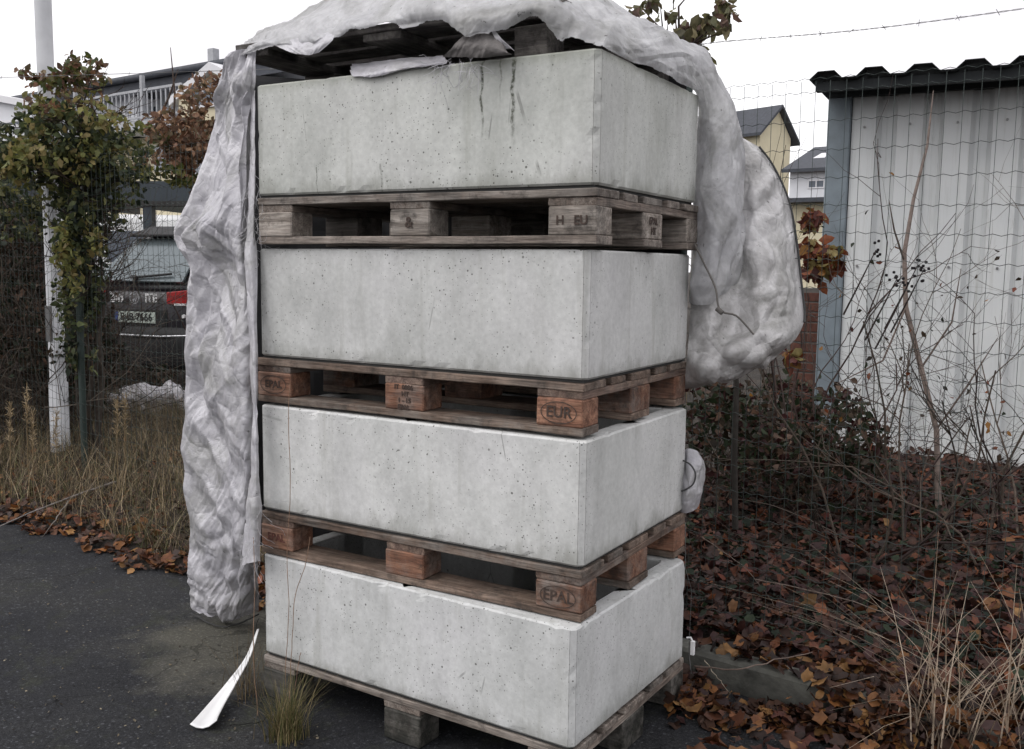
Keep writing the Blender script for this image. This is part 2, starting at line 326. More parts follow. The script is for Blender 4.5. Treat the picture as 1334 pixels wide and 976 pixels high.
# kerb stones
kerb = tag(empty('kerb', kp0), kind='structure'); ang = math.atan2(kdir.y, kdir.x); kerb.rotation_euler = (0, 0, ang)
kb = MB(); kb.prism([(0, 0), (.985, 0), (.985, .1), (0, .1)], -.2, 0)
kme = kb.mesh('kerb_stone', M['kerb'])
for i, dz in ((0, 0), (1, -.012), (2, -.004)):
    o = put('kerb_stone', kme, kerb, .012); o.location = (i*1.0-.12-.35*0, .004*i, dz); o.rotation_euler = (0, 0, (.0, -.012, .01)[i])

# ------------------------------------------------------------------ stack: pallets and concrete troughs
OFF = [(.0029, -.0033, -.0316), (-.0031, .0015, .0022), (-.0135, .0146, .0103), (.0137, -.0129, .0192)]
ZB = [.146, .6442, 1.1547, 1.6713]; ZT = [.4962, 1.0011, 1.5127, 2.0244]
LX, LY = 1.2, .772
def text_mesh(txt, size, depth=.001, mat=None, align='CENTER', bold=0):
    cu = bpy.data.curves.new('t', 'FONT'); cu.body = txt; cu.size = size; cu.extrude = depth; cu.align_x = align; cu.align_y = 'CENTER'; cu.offset = bold; cu.resolution_u = 3
    ob = bpy.data.objects.new('t', cu); C.objects.link(ob); bpy.context.view_layer.update()
    me = bpy.data.meshes.new_from_object(ob.evaluated_get(bpy.context.evaluated_depsgraph_get())); bpy.data.objects.remove(ob)
    me.materials.clear(); me.materials.append(mat); return me
def ring_mb(rx, ry, wd, n=36, z=.001):
    m = MB(); vs = []
    for k in range(n):
        a = 2*math.pi*k/n; c, s_ = math.cos(a), math.sin(a)
        vs += [(rx*c, ry*s_, z), ((rx-wd)*c, (ry-wd)*s_, z)]
    m.add(vs, [(2*k, 2*((k+1) % n), 2*((k+1) % n)+1, 2*k+1) for k in range(n)]); return m
def box_mesh(name, lx, ly, lz, mat, rough=.0015, cuts=6):
    """board from the origin with slightly uneven edges"""
    m = MB(); n = cuts; ring = []
    for i in range(n+1):
        x = lx*i/n; j = lambda: random.uniform(-rough, rough)
        ring.append([(x, j(), j()), (x, ly+j(), j()), (x, ly+j(), lz+j()), (x, j(), lz+j())])
    vs = [p for r in ring for p in r]; fs = [(4*i+k, 4*i+(k+1) % 4, 4*i+4+(k+1) % 4, 4*i+4+k) for i in range(n) for k in range(4)]
    fs = [f[::-1] for f in fs]
    fs += [(0, 1, 2, 3), (4*n+3, 4*n+2, 4*n+1, 4*n)]
    m.add(vs, fs); return m.mesh(name, mat)
def boardY(name, lx, ly, lz, mat):
    me = box_mesh(name, ly, lx, lz, mat)
    me.transform(Matrix(((0, 1, 0, 0), (1, 0, 0, 0), (0, 0, 1, 0), (0, 0, 0, 1)))); me.flip_normals(); return me
H_B, H_K = .022, .078
def make_pallet(loc, rz, W, label, stamps, bottom=True, base_z=0, group='wooden pallets in the stack', skip=()):
    t = empty('pallet', loc, rz, label, 'pallet', group)
    PW, PD = 1.2, .79
    xb = (0, .5275, 1.055); wide = .145
    hb = H_B if bottom else 0; hk = H_K+(0 if bottom else H_B)
    yb = ((0, .1), (PD/2-.0725, .145), (PD-.1, .1))
    if bottom:
        for (y, wy) in yb:
            me_ = box_mesh('bottom_board', PW, wy, H_B, W[0]); o = put('bottom_board', me_, t, .002); o.location = (0, y, 0)
            if ('bottom', y) in skip: bpy.data.objects.remove(o)
    kb_ = {}
    for yi, (y, wy) in enumerate(yb):
        for xi, x in enumerate(xb):
            me_ = box_mesh('block', wide-.002, wy, hk, W[2], .001, 2); o = put('block', me_, t, .004)
            o.location = (x+random.uniform(-.002, .003), y-(.002 if yi == 0 else 0), hb); o.rotation_euler = (0, 0, random.uniform(-.015, .015)); kb_[(xi, yi)] = o
    for x in xb:
        o = put('cross_board', boardY('cross_board', wide-.002, PD-.004, H_B, W[1]), t, .002); o.location = (x, .002, hb+hk)
    for (y, wy) in ((0, .145), (.176, .1), (PD/2-.0725, .145), (PD-.276, .1), (PD-.145, .145)):
        o = put('deck_board', box_mesh('deck_board', PW, wy, H_B, W[0]), t, .0025); o.location = (random.uniform(-.003, .003), y+random.uniform(-.002, .002)-(.003 if y == 0 else 0), hb+hk+H_B)
    for (xi, yi, face, txt, size, ring, mt) in stamps:
        b = kb_[(xi, yi)]
        me_ = text_mesh(txt, size, .0006, M[mt], bold=.0006)
        lx, ly, lz = b.dimensions if False else (wide-.002, yb[yi][1], hk)
        if face == 'front': mat = Matrix.Translation((lx/2, -.0022, lz/2)) @ Matrix.Rotation(R_(90), 4, 'X')
        else: mat = Matrix.Translation((lx+.0022, ly/2, lz/2)) @ Matrix.Rotation(R_(90), 4, 'Z') @ Matrix.Rotation(R_(90), 4, 'X')
        o = put('stamp', me_, b); o.matrix_local = mat
        if ring:
            o = ring_mb(.056, .031, .0028).build('stamp_ring', M[mt], b); o.matrix_local = mat
    # nail heads
    return t
def make_trough(i):
    ox, oy, th = OFF[i]; h = ZT[i]-ZB[i]; s = .009
    lab = ['pale grey concrete trough at the foot of the stack, resting on the lowest pallet',
           'pale concrete trough second from the bottom, between two pallets with reddish blocks',
           'pitted concrete trough third from the bottom, below the grey weathered pallet',
           'topmost concrete trough with dark water streaks running from its rim, under the sheet'][i]
    t = empty('concrete_trough', (ox, oy, ZB[i]), th, lab, 'concrete trough', 'stacked concrete troughs')
    # outer plan with chamfered corners and a hairline joint each side of the chamfer
    c = .013; g_ = .0022
    def corner(px, py, dx1, dy1, dx2, dy2):
        # walk in along direction 1, then out along direction 2
        a = (px-dx1*c, py-dy1*c); b = (px+dx2*c, py+dy2*c); n_ = ((-dx1+dx2)/1.6, (-dy1+dy2)/1.6)
        return [(a[0]-dx1*g_, a[1]-dy1*g_), (a[0]-dx1*g_*.4+n_[0]*g_*1.6, a[1]-dy1*g_*.4+n_[1]*g_*1.6), a, b,
                (b[0]+dx2*g_*.4+n_[0]*g_*1.6, b[1]+dy2*g_*.4+n_[1]*g_*1.6), (b[0]+dx2*g_, b[1]+dy2*g_)]
    poly = corner(LX, 0, 1, 0, 0, 1)+corner(LX, LY, 0, 1, -1, 0)+corner(0, LY, -1, 0, 0, -1)+corner(0, 0, 0, -1, 1, 0)
    n = len(poly); cx, cy = LX/2, LY/2
    def inset(d): return [(x+(d if x < cx else -d), y+(d if y < cy else -d)) for x, y in poly]
    pp_ = []
    for k in range(n):
        a, b = poly[k], poly[(k+1) % n]; L_ = math.hypot(b[0]-a[0], b[1]-a[1]); q_ = max(1, int(L_/.022))
        for t_ in range(q_): pp_.append((a[0]+(b[0]-a[0])*t_/q_, a[1]+(b[1]-a[1])*t_/q_, 1 if L_ < .03 or t_ == 0 else 0))
    n = len(pp_)
    def ring(d, z, rim=0):
        out = []
        for x, y, cn in pp_:
            q = Vector((x*24+i*7, y*24, z*22)); ch = max(0, noise.noise(q)-.28)*.020*max(rim, .55*cn); dd = d+ch
            z_ = z-(max(0, noise.noise(q+Vector((3, 3, 3)))-.25)*.016*rim if rim > 0 and z > .1 else 0)
            out.append((x+(dd if x < cx else -dd), y+(dd if y < cy else -dd), z_))
        return out
    m = MB(); zl = [s+.006]+list(np.linspace(.03, h-.03, 15))+[h-.014]
    rings = [ring(.005, s, .3), ring(0, s+.006, .6)]+[ring(0, z) for z in zl[1:-1]]+[ring(0, h-.014, .4), ring(0, h-.005, 1), ring(.005, h, 1), ring(.020, h), ring(.056, h), ring(.060, h-.006), ring(.064, .07)]
    vs = [p for r in rings for p in r]; fs = []
    for k in range(len(rings)-1):
        for j in range(n): fs.append((k*n+j, k*n+(j+1) % n, (k+1)*n+(j+1) % n, (k+1)*n+j))
    fs.append(tuple(range((len(rings)-1)*n, len(rings)*n)))
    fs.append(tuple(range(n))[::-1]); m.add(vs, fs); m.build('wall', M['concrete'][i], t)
    b = MB(); b.box(.012, LX-.012, .010, LY-.012, .0005, s); b.build('shadow_gap_slab', M['near_black'], t)  # dark slab standing in for the shadow gap under the trough
    return t
for i in range(4): make_trough(i)
def pal_loc(i, dx=0, dy=0, th=None):
    ox, oy, t_ = OFF[i]; return (ox+dx, oy+dy, ZB[i]-.144)
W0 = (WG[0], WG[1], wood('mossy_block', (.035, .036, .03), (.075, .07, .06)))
p0 = make_pallet((0, 0, .0), -.028, W0, 'lowest pallet with mossy blocks standing on the asphalt', [], bottom=False)
make_pallet(pal_loc(1, .0, .0), .002, WB, 'pallet second from the bottom with a bright orange oval-stamped block at the corner',
            [(0, 0, 'front', 'EPAL', .036, False, 'stamp_red'), (2, 0, 'front', 'EPAL', .044, True, 'stamp')])
make_pallet(pal_loc(2, -.004, -.006), .012, WB, 'third pallet with reddish blocks and burnt stamps on three of them',
            [(0, 0, 'front', 'EPAL', .034, True, 'stamp'), (1, 0, 'front', 'IT  0086\n  HT\n 1 - 15\nEPAL', .02, False, 'stamp'), (2, 0, 'front', 'EUR', .044, True, 'stamp')])
make_pallet(pal_loc(3, .002, .004), .016, WG, 'grey weathered pallet right under the topmost trough',
            [(2, 0, 'front', 'H   EU', .034, False, 'stamp'), (1, 0, 'front', '&', .045, False, 'stamp'), (2, 1, 'side', 'EPAL\nHT', .03, False, 'stamp')])
# pallet lying on top, pushed to the left; its near corner block stands on the rim
ptop = make_pallet((-.12, .035, ZT[3]+.003), .012, WT, 'empty shade-darkened pallet lying on the topmost trough under the torn sheet', [], bottom=False, group='wooden pallets in the stack')
for o in [c for c in ptop.children if c.name.startswith('block') and c.location.y < .02]:
    if o.location.x < 1: bpy.data.objects.remove(o)
    else: o.scale = (.72, 1, .86)
# ------------------------------------------------------------------ torn sheets over the stack
def cr1(p, t):
    n = len(p)-1; i = min(int(t), n-1); u = t-i
    a, b, c, d = p[max(i-1, 0)], p[i], p[i+1], p[min(i+2, n)]
    return .5*((2*b)+(c-a)*u+(2*a-5*b+4*c-d)*u*u+(3*b-a-3*c+d)*u*u*u)
def surf(ctrl, nu, nv):
    rows = [[cr1(r, (len(r)-1)*j/nu) for j in range(nu+1)] for r in ctrl]
    return [[cr1([r[j] for r in rows], (len(rows)-1)*i/nv) for j in range(nu+1)] for i in range(nv+1)]
def tri_noise(u, v, cell, rot, seed):
    """piecewise flat noise: random heights on a warped triangle lattice, so facets meet in sharp creases"""
    c, s_ = math.cos(rot), math.sin(rot); x = (u*c-v*s_)/cell; y = (u*s_+v*c)/cell
    x = x+.30*np.sin(y*.83+seed); y = y+.30*np.sin(x*.71+seed*3)
    x2 = x+y*.5; i, j = np.floor(x2), np.floor(y); fx, fy_ = x2-i, y-j
    def hsh(a, b): t_ = np.sin(a*127.1+b*311.7+seed*74.7)*43758.5453; return t_-np.floor(t_)
    lo = fx+fy_ < 1; a = hsh(i+1, j); b = hsh(i, j+1); cc_ = np.where(lo, hsh(i, j), hsh(i+1, j+1))
    w1 = np.where(lo, fx, 1-fy_); w2 = np.where(lo, fy_, 1-fx); w0 = 1-w1-w2
    return w0*cc_+w1*a+w2*b-.5
def drape(name, ctrl, nu, nv, amp, mat, parent, sc=1., ragged=0, seed=0, edge_keep=.25, tear=(), folds=0, fold_dir=0., wt=(.60, .50, .36, .20, .085), fw=.42, taper=.05):
    P = np.array([[tuple(p) for p in r] for r in surf(ctrl, nu, nv)])
    du = np.linalg.norm(np.diff(P, axis=1), axis=2).mean(0); dv = np.linalg.norm(np.diff(P, axis=0), axis=2).mean(1)
    U, V = np.meshgrid(np.concatenate([[0], np.cumsum(du)]), np.concatenate([[0], np.cumsum(dv)]))
    a = np.gradient(P, axis=0); b = np.gradient(P, axis=1); N = np.cross(a, b); N /= np.linalg.norm(N, axis=2)[..., None]+1e-9
    h = np.zeros(U.shape)
    for k, (cell, am) in enumerate(zip((.23, .16, .105, .062, .036), wt)): h += am*tri_noise(U*(1+.12*k), V*.85, cell/sc, .5+1.9*k+seed, seed*1.7+k*3.1)
    env = .65+.7*(tri_noise(U, V, .4, .3, seed+9)+.5)
    if folds: w_ = (U*math.cos(fold_dir)+V*math.sin(fold_dir))*folds+1.1*np.sin(V*2.1+seed)+.6*np.sin(V*5.3+U*4+seed); t_ = w_-np.floor(w_); h += fw*(.5-.5*np.cos(2*np.pi*t_))*.6+fw*.4*(1-np.abs(2*t_-1)**1.6)
    r, c = U.shape; ii, jj = np.mgrid[0:r, 0:c]; e = np.minimum(np.minimum(ii, r-1-ii)*dv.mean(), np.minimum(jj, c-1-jj)*du.mean())/taper
    Q = P+N*(h*env*amp*np.clip(edge_keep+e*(1-edge_keep), 0, 1))[..., None]
    keep = np.ones((r-1, c-1), bool)
    def edge_noise(x, s0): return .35+.45*np.sin(x*13+s0+2*np.sin(x*7))+.22*np.sin(x*43+s0*2)+.08*np.sin(x*150+s0)*np.sin(x*61)
    for side, depth in tear:
        if side == 'top': d_, x_ = V, U
        elif side == 'bottom': d_, x_ = V.max()-V, U
        elif side == 'left': d_, x_ = U, V
        else: d_, x_ = U.max()-U, V
        cut = np.clip(edge_noise(x_, seed+3.3), 0, 1.2)*depth; keep &= ~((d_ < cut)[:-1, :-1])
    f = np.stack([ii[:-1, :-1]*c+jj[:-1, :-1], ii[:-1, :-1]*c+jj[:-1, :-1]+1, (ii[:-1, :-1]+1)*c+jj[:-1, :-1]+1, (ii[:-1, :-1]+1)*c+jj[:-1, :-1]], 2)[keep]
    o = np_mesh(name, Q.reshape(-1, 3), f, mat, None, parent); me = o.data; me.polygons.foreach_set('use_smooth', [False]*len(me.polygons))
    if tear:
        bm = bmesh.new(); bm.from_mesh(me); bmesh.ops.delete(bm, geom=[v for v in bm.verts if not v.link_faces], context='VERTS'); bm.to_mesh(me); bm.free()
    m_ = o.modifiers.new('t', 'SOLIDIFY'); m_.thickness = .0009; m_.offset = 0
    return o
shroot = empty('cover_sheet', (-.05, .1, 2.17), 0, 'torn pale plastic sheet over the stack, hanging down its left side', 'plastic sheet')
# left hanging strip: rows from the top down, four points from the stack's side outwards
LR = [[(331, 60, 3.07), (322, 60, 3.08), (312, 64, 3.10), (302, 72, 3.15)],
      [(331, 112, 3.08), (320, 110, 3.08), (302, 108, 3.14), (285, 104, 3.25)],
      [(330, 160, 3.18), (318, 162, 3.13), (296, 160, 3.22), (275, 158, 3.38)],
      [(330, 215, 3.2), (314, 215, 3.13), (286, 214, 3.24), (262, 212, 3.42)],
      [(330, 262, 3.2), (312, 264, 3.14), (276, 262, 3.26), (243, 262, 3.46)],
      [(331, 298, 3.2), (306, 300, 3.16), (262, 298, 3.3), (221, 297, 3.50)],
      [(332, 328, 3.2), (306, 330, 3.17), (270, 328, 3.32), (228, 322, 3.52)],
      [(332, 360, 3.2), (308, 362, 3.2), (280, 360, 3.36), (250, 358, 3.55)],
      [(333, 430, 3.22), (310, 430, 3.2), (277, 430, 3.4), (245, 430, 3.6)],
      [(333, 510, 3.26), (312, 510, 3.24), (278, 510, 3.46), (239, 512, 3.68)],
      [(334, 600, 3.34), (315, 600, 3.30), (284, 600, 3.52), (241, 602, 3.78)],
      [(335, 680, 3.48), (316, 682, 3.42), (286, 684, 3.6), (245, 690, 3.86)],
      [(337, 745, 3.66), (318, 750, 3.6), (288, 752, 3.74), (243, 755, 3.94)],
      [(338, 792, 3.9), (320, 797, 3.84), (290, 800, 3.88), (246, 792, 3.99)],
      [(338, 798, 3.98), (322, 806, 3.94), (292, 809, 3.94), (260, 803, 3.98)]]
drape('side_drape', [[at(*p) for p in r] for r in LR], 170, 540, .070, M['fleece'], shroot, 1.0, 0, 3, .5, (('bottom', .03), ('right', .012)), 3.6, .12, (.55, .5, .4, .24, .10), .24)
# narrow twisted strip hugging the corner of the stack
LS = [[(333, 118, 3.10), (329, 118, 3.12), (324, 116, 3.16)], [(333, 200, 3.10), (330, 200, 3.11), (326, 200, 3.15)], [(332, 300, 3.11), (329, 300, 3.1), (322, 300, 3.14)],
      [(335, 340, 3.11), (326, 342, 3.1), (318, 342, 3.14)], [(335, 470, 3.11), (331, 470, 3.1), (326, 470, 3.14)], [(337, 600, 3.12), (333, 600, 3.11), (329, 600, 3.15)],
      [(339, 660, 3.14), (331, 660, 3.12), (322, 662, 3.17)], [(340, 735, 3.16), (330, 735, 3.14), (313, 738, 3.2)]]
drape('corner_strip', [[at(*p) for p in r] for r in LS], 14, 260, .022, M['fleece'], shroot, 1.8, 0, 5, .6, (('bottom', .02), ('right', .006)))
LF = [[(334, 640, 3.16), (326, 640, 3.16), (320, 640, 3.2)], [(336, 690, 3.16), (325, 690, 3.14), (316, 690, 3.2)], [(339, 738, 3.17), (326, 740, 3.14), (311, 736, 3.22)]]
# top drape: columns from left to right, rows hem -> ridge -> back
TC = [((305, 76, .03), (312, 62, .05), (325, 50, .25), (345, 60, .75)), ((332, 66, -.03), (330, 54, .0), (342, 38, .28), (365, 46, .75)),
      ((362, 60, -.04), (358, 44, .0), (372, 24, .30), (395, 30, .75)), ((400, 66, -.05), (396, 42, .0), (405, 8, .32), (430, 12, .75)),
      ((432, 52, -.05), (428, 32, .0), (440, -10, .32), (470, 0, .75)), ((470, 44, -.035), (468, 16, -.005), (490, -34, .32), (520, -10, .75)),
      ((520, 37, -.035), (520, 4, -.01), (540, -50, .32), (570, -15, .75)), ((574, 31, -.035), (570, -4, -.01), (590, -60, .32), (615, -20, .75)),
      ((598, 52, -.05), (598, 4, -.01), (615, -60, .32), (650, -22, .75)), ((625, 44, -.05), (632, 4, -.01), (650, -62, .34), (690, -20, .75)),
      ((655, 44, -.04), (660, 2, -.01), (680, -60, .36), (730, -15, .75)), ((690, 27, -.015), (700, -3, .0), (712, -46, .36), (770, -5, .75)),
      ((722, 56, -.01), (732, 4, .01), (745, -22, .36), (800, 8, .75)), ((745, 60, -.01), (757, 22, .05), (782, -2, .36), (840, 26, .78)),
      ((784, 63, .0), (796, 36, .10), (815, 20, .38), (865, 42, .80))]
ctrl = [[hity(px, py, y) for (px, py, y) in (c[k] for c in TC)] for k in range(4)]
drape('top_drape', ctrl, 420, 110, .045, M['film'], shroot, 1.1, 0, 11, .3, (('top', .024),), 3.5, .7, (.2, .25, .25, .17, .09), .3)
# right shoulder: from the top edge over the back right corner and down behind it
RR = [[hity(784, 63, .0), hity(796, 36, .10), hity(815, 20, .38), hity(865, 42, .80)],
      [hitx(812, 76, 1.215), at(826, 55, 2.62), at(842, 36, 2.85), at(880, 60, 3.2)],
      [hitx(845, 91, 1.22), at(862, 66, 2.78), at(880, 52, 2.98), at(905, 85, 3.3)],
      [hitx(880, 108, 1.225), at(895, 86, 2.95), at(914, 76, 3.08), at(925, 110, 3.4)],
      [at(909, 126, 3.14), at(915, 116, 3.06), at(930, 104, 3.12), at(948, 132, 3.45)],
      [at(908, 170, 3.2), at(926, 160, 3.10), at(948, 155, 3.16), at(965, 172, 3.45)],
      [at(906, 230, 3.22), at(925, 225, 3.10), at(952, 222, 3.14), at(972, 222, 3.42)],
      [at(902, 290, 3.24), at(922, 290, 3.11), at(950, 288, 3.14), at(972, 285, 3.4)],
      [at(900, 345, 3.26), at(920, 345, 3.13), at(945, 340, 3.16), at(970, 326, 3.34)],
      [at(898, 400, 3.26), at(915, 398, 3.16), at(935, 392, 3.2), at(958, 372, 3.32)]]
drape('shoulder_drape', RR, 140, 360, .050, M['film'], shroot, 1.0, 0, 17.4, .1, (('left', .012), ('bottom', .03), ('right', .01)), 4.5, .1, (.25, .35, .38, .24, .10), .35, .08)
# lip that lies over the rim of the topmost trough, and the fringe beside the wooden block
def flap(name, pts, amp, nu=24, nv=10, sc=2.5, rag=.012, mat=None): return drape(name, pts, nu*2, nv*2, amp*1.6, mat or M['fleece'], shroot, sc, 0, 23, .6, (('bottom', .012), ('left', .012), ('right', .012)))
flap('rim_flap', [[hity(x, y, .06)+Vector((0, 0, .02)) for x, y in ((452, 92), (500, 88), (540, 84), (580, 80))],
                  [hity(x, y, -.012) for x, y in ((456, 97), (500, 91), (540, 86), (582, 81))],
                  [hity(x, y, -.018) for x, y in ((462, 101), (490, 100), (530, 89), (575, 83))]], .008)
flap('fringe_flap', [[hity(x, y, -.03) for x, y in ((598, 48), (620, 42), (645, 48), (662, 68))], [hity(x, y, -.045) for x, y in ((586, 62), (612, 58), (640, 62), (664, 70))],
                     [hity(x, y, -.03) for x, y in ((570, 80), (604, 76), (635, 74), (668, 70))]], .014, 40, 24, 3, .02, plain('dark_fleece', (.15, .14, .135), .9, 0, .3, 30, .8, 80))
flap('thin_flap', [[hity(x, y, -.03) for x, y in ((634, 34), (640, 36), (650, 40))], [hity(x, y, -.035) for x, y in ((642, 50), (650, 50), (656, 52))],
                   [hity(x, y, -.02) for x, y in ((660, 66), (668, 66), (672, 70))]], .006)
flap('white_flap', [[hity(x, y, -.03) for x, y in ((345, 56), (385, 50), (432, 42))], [hity(x, y, -.05) for x, y in ((372, 66), (396, 66), (436, 50))],
                    [hity(x, y, -.05) for x, y in ((388, 72), (402, 72), (416, 68))]], .008)
# added sheet behind the stack, coloured black for the shade in the pallet gaps
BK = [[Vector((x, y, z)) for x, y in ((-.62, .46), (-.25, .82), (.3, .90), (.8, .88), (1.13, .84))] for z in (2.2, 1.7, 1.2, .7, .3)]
drape('shade_drape', BK, 80, 100, .03, plain('shade_black', (.028, .028, .03), .8), shroot, 1., 0, 31)
# the older, dirtier tarpaulin bulging out behind the right side
tarp = empty('tarpaulin', tuple(at(960, 400, 3.35)), 0, 'dirty white tarpaulin bulging out behind the right side of the stack, tied with a cord', 'tarpaulin')
TR = [[(905, 150, 3.44), (925, 158, 3.431), (945, 168, 3.422), (960, 176, 3.434), (975, 184, 3.447), (988, 191, 3.46)],
      [(905, 205, 3.4), (928, 205, 3.377), (950, 203, 3.393), (972, 202, 3.371), (990, 206, 3.404), (1007, 217, 3.46)],
      [(904, 255, 3.36), (930, 255, 3.323), (955, 252, 3.376), (982, 250, 3.325), (1006, 252, 3.367), (1027, 262, 3.46)],
      [(903, 310, 3.3), (930, 312, 3.273), (958, 308, 3.341), (988, 304, 3.283), (1016, 306, 3.346), (1037, 314, 3.45)],
      [(902, 350, 3.28), (930, 355, 3.225), (960, 350, 3.317), (990, 350, 3.26), (1020, 352, 3.323), (1042, 358, 3.44)],
      [(900, 395, 3.25), (928, 400, 3.195), (958, 395, 3.271), (992, 392, 3.22), (1024, 392, 3.291), (1047, 402, 3.42)],
      [(898, 430, 3.25), (925, 440, 3.166), (955, 438, 3.229), (990, 430, 3.171), (1020, 425, 3.24), (1047, 420, 3.4)],
      [(896, 455, 3.22), (922, 462, 3.192), (952, 458, 3.157), (985, 450, 3.204), (1010, 446, 3.208), (1036, 442, 3.38)],
      [(894, 480, 3.24), (922, 480, 3.159), (950, 474, 3.219), (978, 466, 3.186), (1000, 462, 3.257), (1014, 462, 3.36)],
      [(891, 503, 3.28), (920, 497, 3.223), (948, 488, 3.252), (972, 479, 3.254), (992, 472, 3.277), (1008, 468, 3.36)],
      [(889, 507, 3.4), (918, 500, 3.4), (946, 490, 3.41), (970, 481, 3.42), (990, 474, 3.43), (1004, 470, 3.44)]]
drape('sheet', [[at(*p) for p in r] for r in TR], 190, 300, .050, M['tarp'], tarp, 1.0, 0, 41.6, .0, (), 7, 1.15, (.25, .42, .44, .30, .14), .25, .12)
e_pts = [cr1([at(r[5][0]+1, r[5][1], r[5][2]-.01) for r in TR[:7]], 6*k/30) for k in range(31)]
m = MB(); m.tube(e_pts, .004, 6); m.build('edge_piping', plain('dark_piping', (.05, .05, .05), .7), tarp)
cd_pts = [at(*p) for p in ((905, 318, 3.14), (918, 345, 3.09), (932, 375, 3.05), (938, 404, 3.03), (960, 412, 3.04), (982, 436, 3.04))]
m = MB(); m.tube([cr1(cd_pts, 5*k/24) for k in range(25)], .0035, 6); m.tube([at(934, 402, 3.03), at(941, 408, 3.02)], .009, 6)
tag(m.build('cord', plain('dirty_cord', (.14, .13, .12), .9), tarp))
# white bag corner showing low behind the stack
br_ = empty('white_sack', tuple(at(905, 665, 3.3)), 0, 'small white sack poking out low behind the right edge of the stack', 'sack')
WS = [[(886, 590, 3.3), (896, 584, 3.27), (908, 588, 3.27), (916, 600, 3.32)], [(886, 612, 3.27), (897, 606, 3.22), (909, 606, 3.24), (919, 612, 3.32)],
      [(885, 640, 3.26), (896, 642, 3.2), (908, 634, 3.23), (916, 632, 3.32)], [(884, 668, 3.27), (895, 668, 3.25), (906, 664, 3.26), (911, 655, 3.32)]]
o = drape('sack_cloth', [[at(*p) for p in r] for r in WS], 60, 80, .035, M['fleece'], br_, 2.6, 0, 51)
hh_ = [at(*p) for p in ((890, 600, 3.22), (900, 606, 3.19), (906, 618, 3.18), (902, 632, 3.19), (888, 640, 3.22))]; m = MB(); m.tube([cr1(hh_, 4*k/20) for k in range(21)], .003, 6); m.build('sack_handle', plain('dark_strap', (.06, .06, .06)), br_)
# tangle of torn threads
def threads(name, root, pts, n, ln, mat, parent, r=.0006):
    m = MB()
    for k in range(n):
        p = Vector(pts[rng.integers(len(pts))])+Vector(rng.normal(0, .012, 3)); q = [p]
        d = Vector(rng.normal(0, .5, 3))+Vector((0, 0, -1.)); d.normalize()
        for s_ in range(5): d = (d+Vector(rng.normal(0, .3, 3))).normalized(); q.append(q[-1]+d*ln*random.uniform(.1, .3))
        m.tube(q, r, 3, cap=False)
    return tag(m.build(name, mat, parent), kind='stuff')
threads('threads', None, [at(331, y, 3.09) for y in range(230, 330, 6)]+[at(336, y, 3.1) for y in range(640, 760, 12)]+[hity(x, 84, -.03) for x in range(570, 620, 6)], 110, .09, M['fleece'], shroot)

# white plastic strip leaning off the foot of the stack
st = MB(); A = [hitz(335, 822, .22), hitz(322, 858, .13), hitz(300, 893, .05), hitz(278, 925, .014), hitz(262, 949, .008)]
A[0] = at(336, 820, 3.42); A[1] = at(322, 858, 3.28)
Wd = [.004, .010, .022, .036, .05]
rows = []
for k in range(25):
    t_ = 4*k/24; p = cr1(A, t_); i = min(int(t_), 3); wd = Wd[i]+(Wd[i+1]-Wd[i])*(t_-i)
    side = Vector((.86, .5, 0))
    rows.append([p+side*wd*s_+Vector((0, 0, .55*wd*s_*s_)) for s_ in (-.7, -.3, .1, .5, 1.)])
st.grid(rows); o = st.build('plastic_strip', plain('white_plastic', (.78, .78, .78), .35, 0, .04), None, 0, .003)
tag(o, 'narrow white plastic strip widening to the asphalt at the lower left of the stack', 'plastic strip')
# thin dark line on the ground at the end of the sheet
def wiggle(pts, n=30, a=.006):
    pts = [Vector(p) for p in pts]
    return [cr1(pts, (len(pts)-1)*k/n)+Vector((noise.noise(Vector((k*.4, 0, 1)))*a, noise.noise(Vector((k*.4, 5, 1)))*a, 0)) for k in range(n+1)]
m = MB(); m.tube(wiggle([hitz(250, 800, .012), hitz(285, 816, .010), hitz(312, 812, .012), hitz(337, 800, .03)]), .0035, 5)
tag(m.build('dark_line', M['near_black']), 'thin dark line lying along the bottom hem of the hanging sheet', 'cord')
m = MB(); m.tube(wiggle([hitz(337, 806, .2), hitz(318, 900, .012), hitz(345, 925, .008), hitz(340, 940, .006), hitz(300, 945, .005)], 40, .012), .0015, 4)
tag(m.build('dry_tendril', tinted('tendril')), 'thin dry tendril curling on the asphalt beside the grass tuft', 'tendril')

# ------------------------------------------------------------------ wire mesh fence
def fy(x): return 1.335-.09*x
fence = empty('mesh_fence', (0, fy(0), 0), 0, 'green wire mesh fence topped with barbed wire, running behind the stack', 'fence')
def ftop(x): return 2.115+.012*math.sin(x*2.1)
xs = np.arange(-5.6, 3.3, .052)
zr = np.arange(.06, 2.22, .10)
def wob(x, z): return .008*noise.noise(Vector((x*1.2, z*1.2, 2)))+.03*noise.noise(Vector((x*.5, z*.5, 7)))
for x in xs:
    m = MB(); x += random.uniform(-.003, .003)
    m.tube([(x+wob(x, z)*.5, fy(x)+wob(x, z), z) for z in np.linspace(.03, ftop(x), 12)], .0011, 4, cap=False); m.build('wire', M['wire'], fence)
for z in list(zr)+[2.205]:
    m = MB(); pts = []
    for k, x in enumerate(np.arange(-5.62, 3.3, .026)):
        zz = z*ftop(x)/2.2; pts.append((x, fy(x)+wob(x, zz)-.002, zz+(.004 if k % 2 else -.003)+.004*math.sin(x*4+z*9)))
    m.tube(pts, .0013, 3, cap=False); m.build('wire', M['wire'], fence)
for px in (870, ):
    p = at(px, 500, 3.68); m = MB(); m.tube([(p.x, fy(p.x)+.03, -.1), (p.x, fy(p.x)+.03, 2.25)], .021, 10); m.build('post', M['postgreen'], fence)
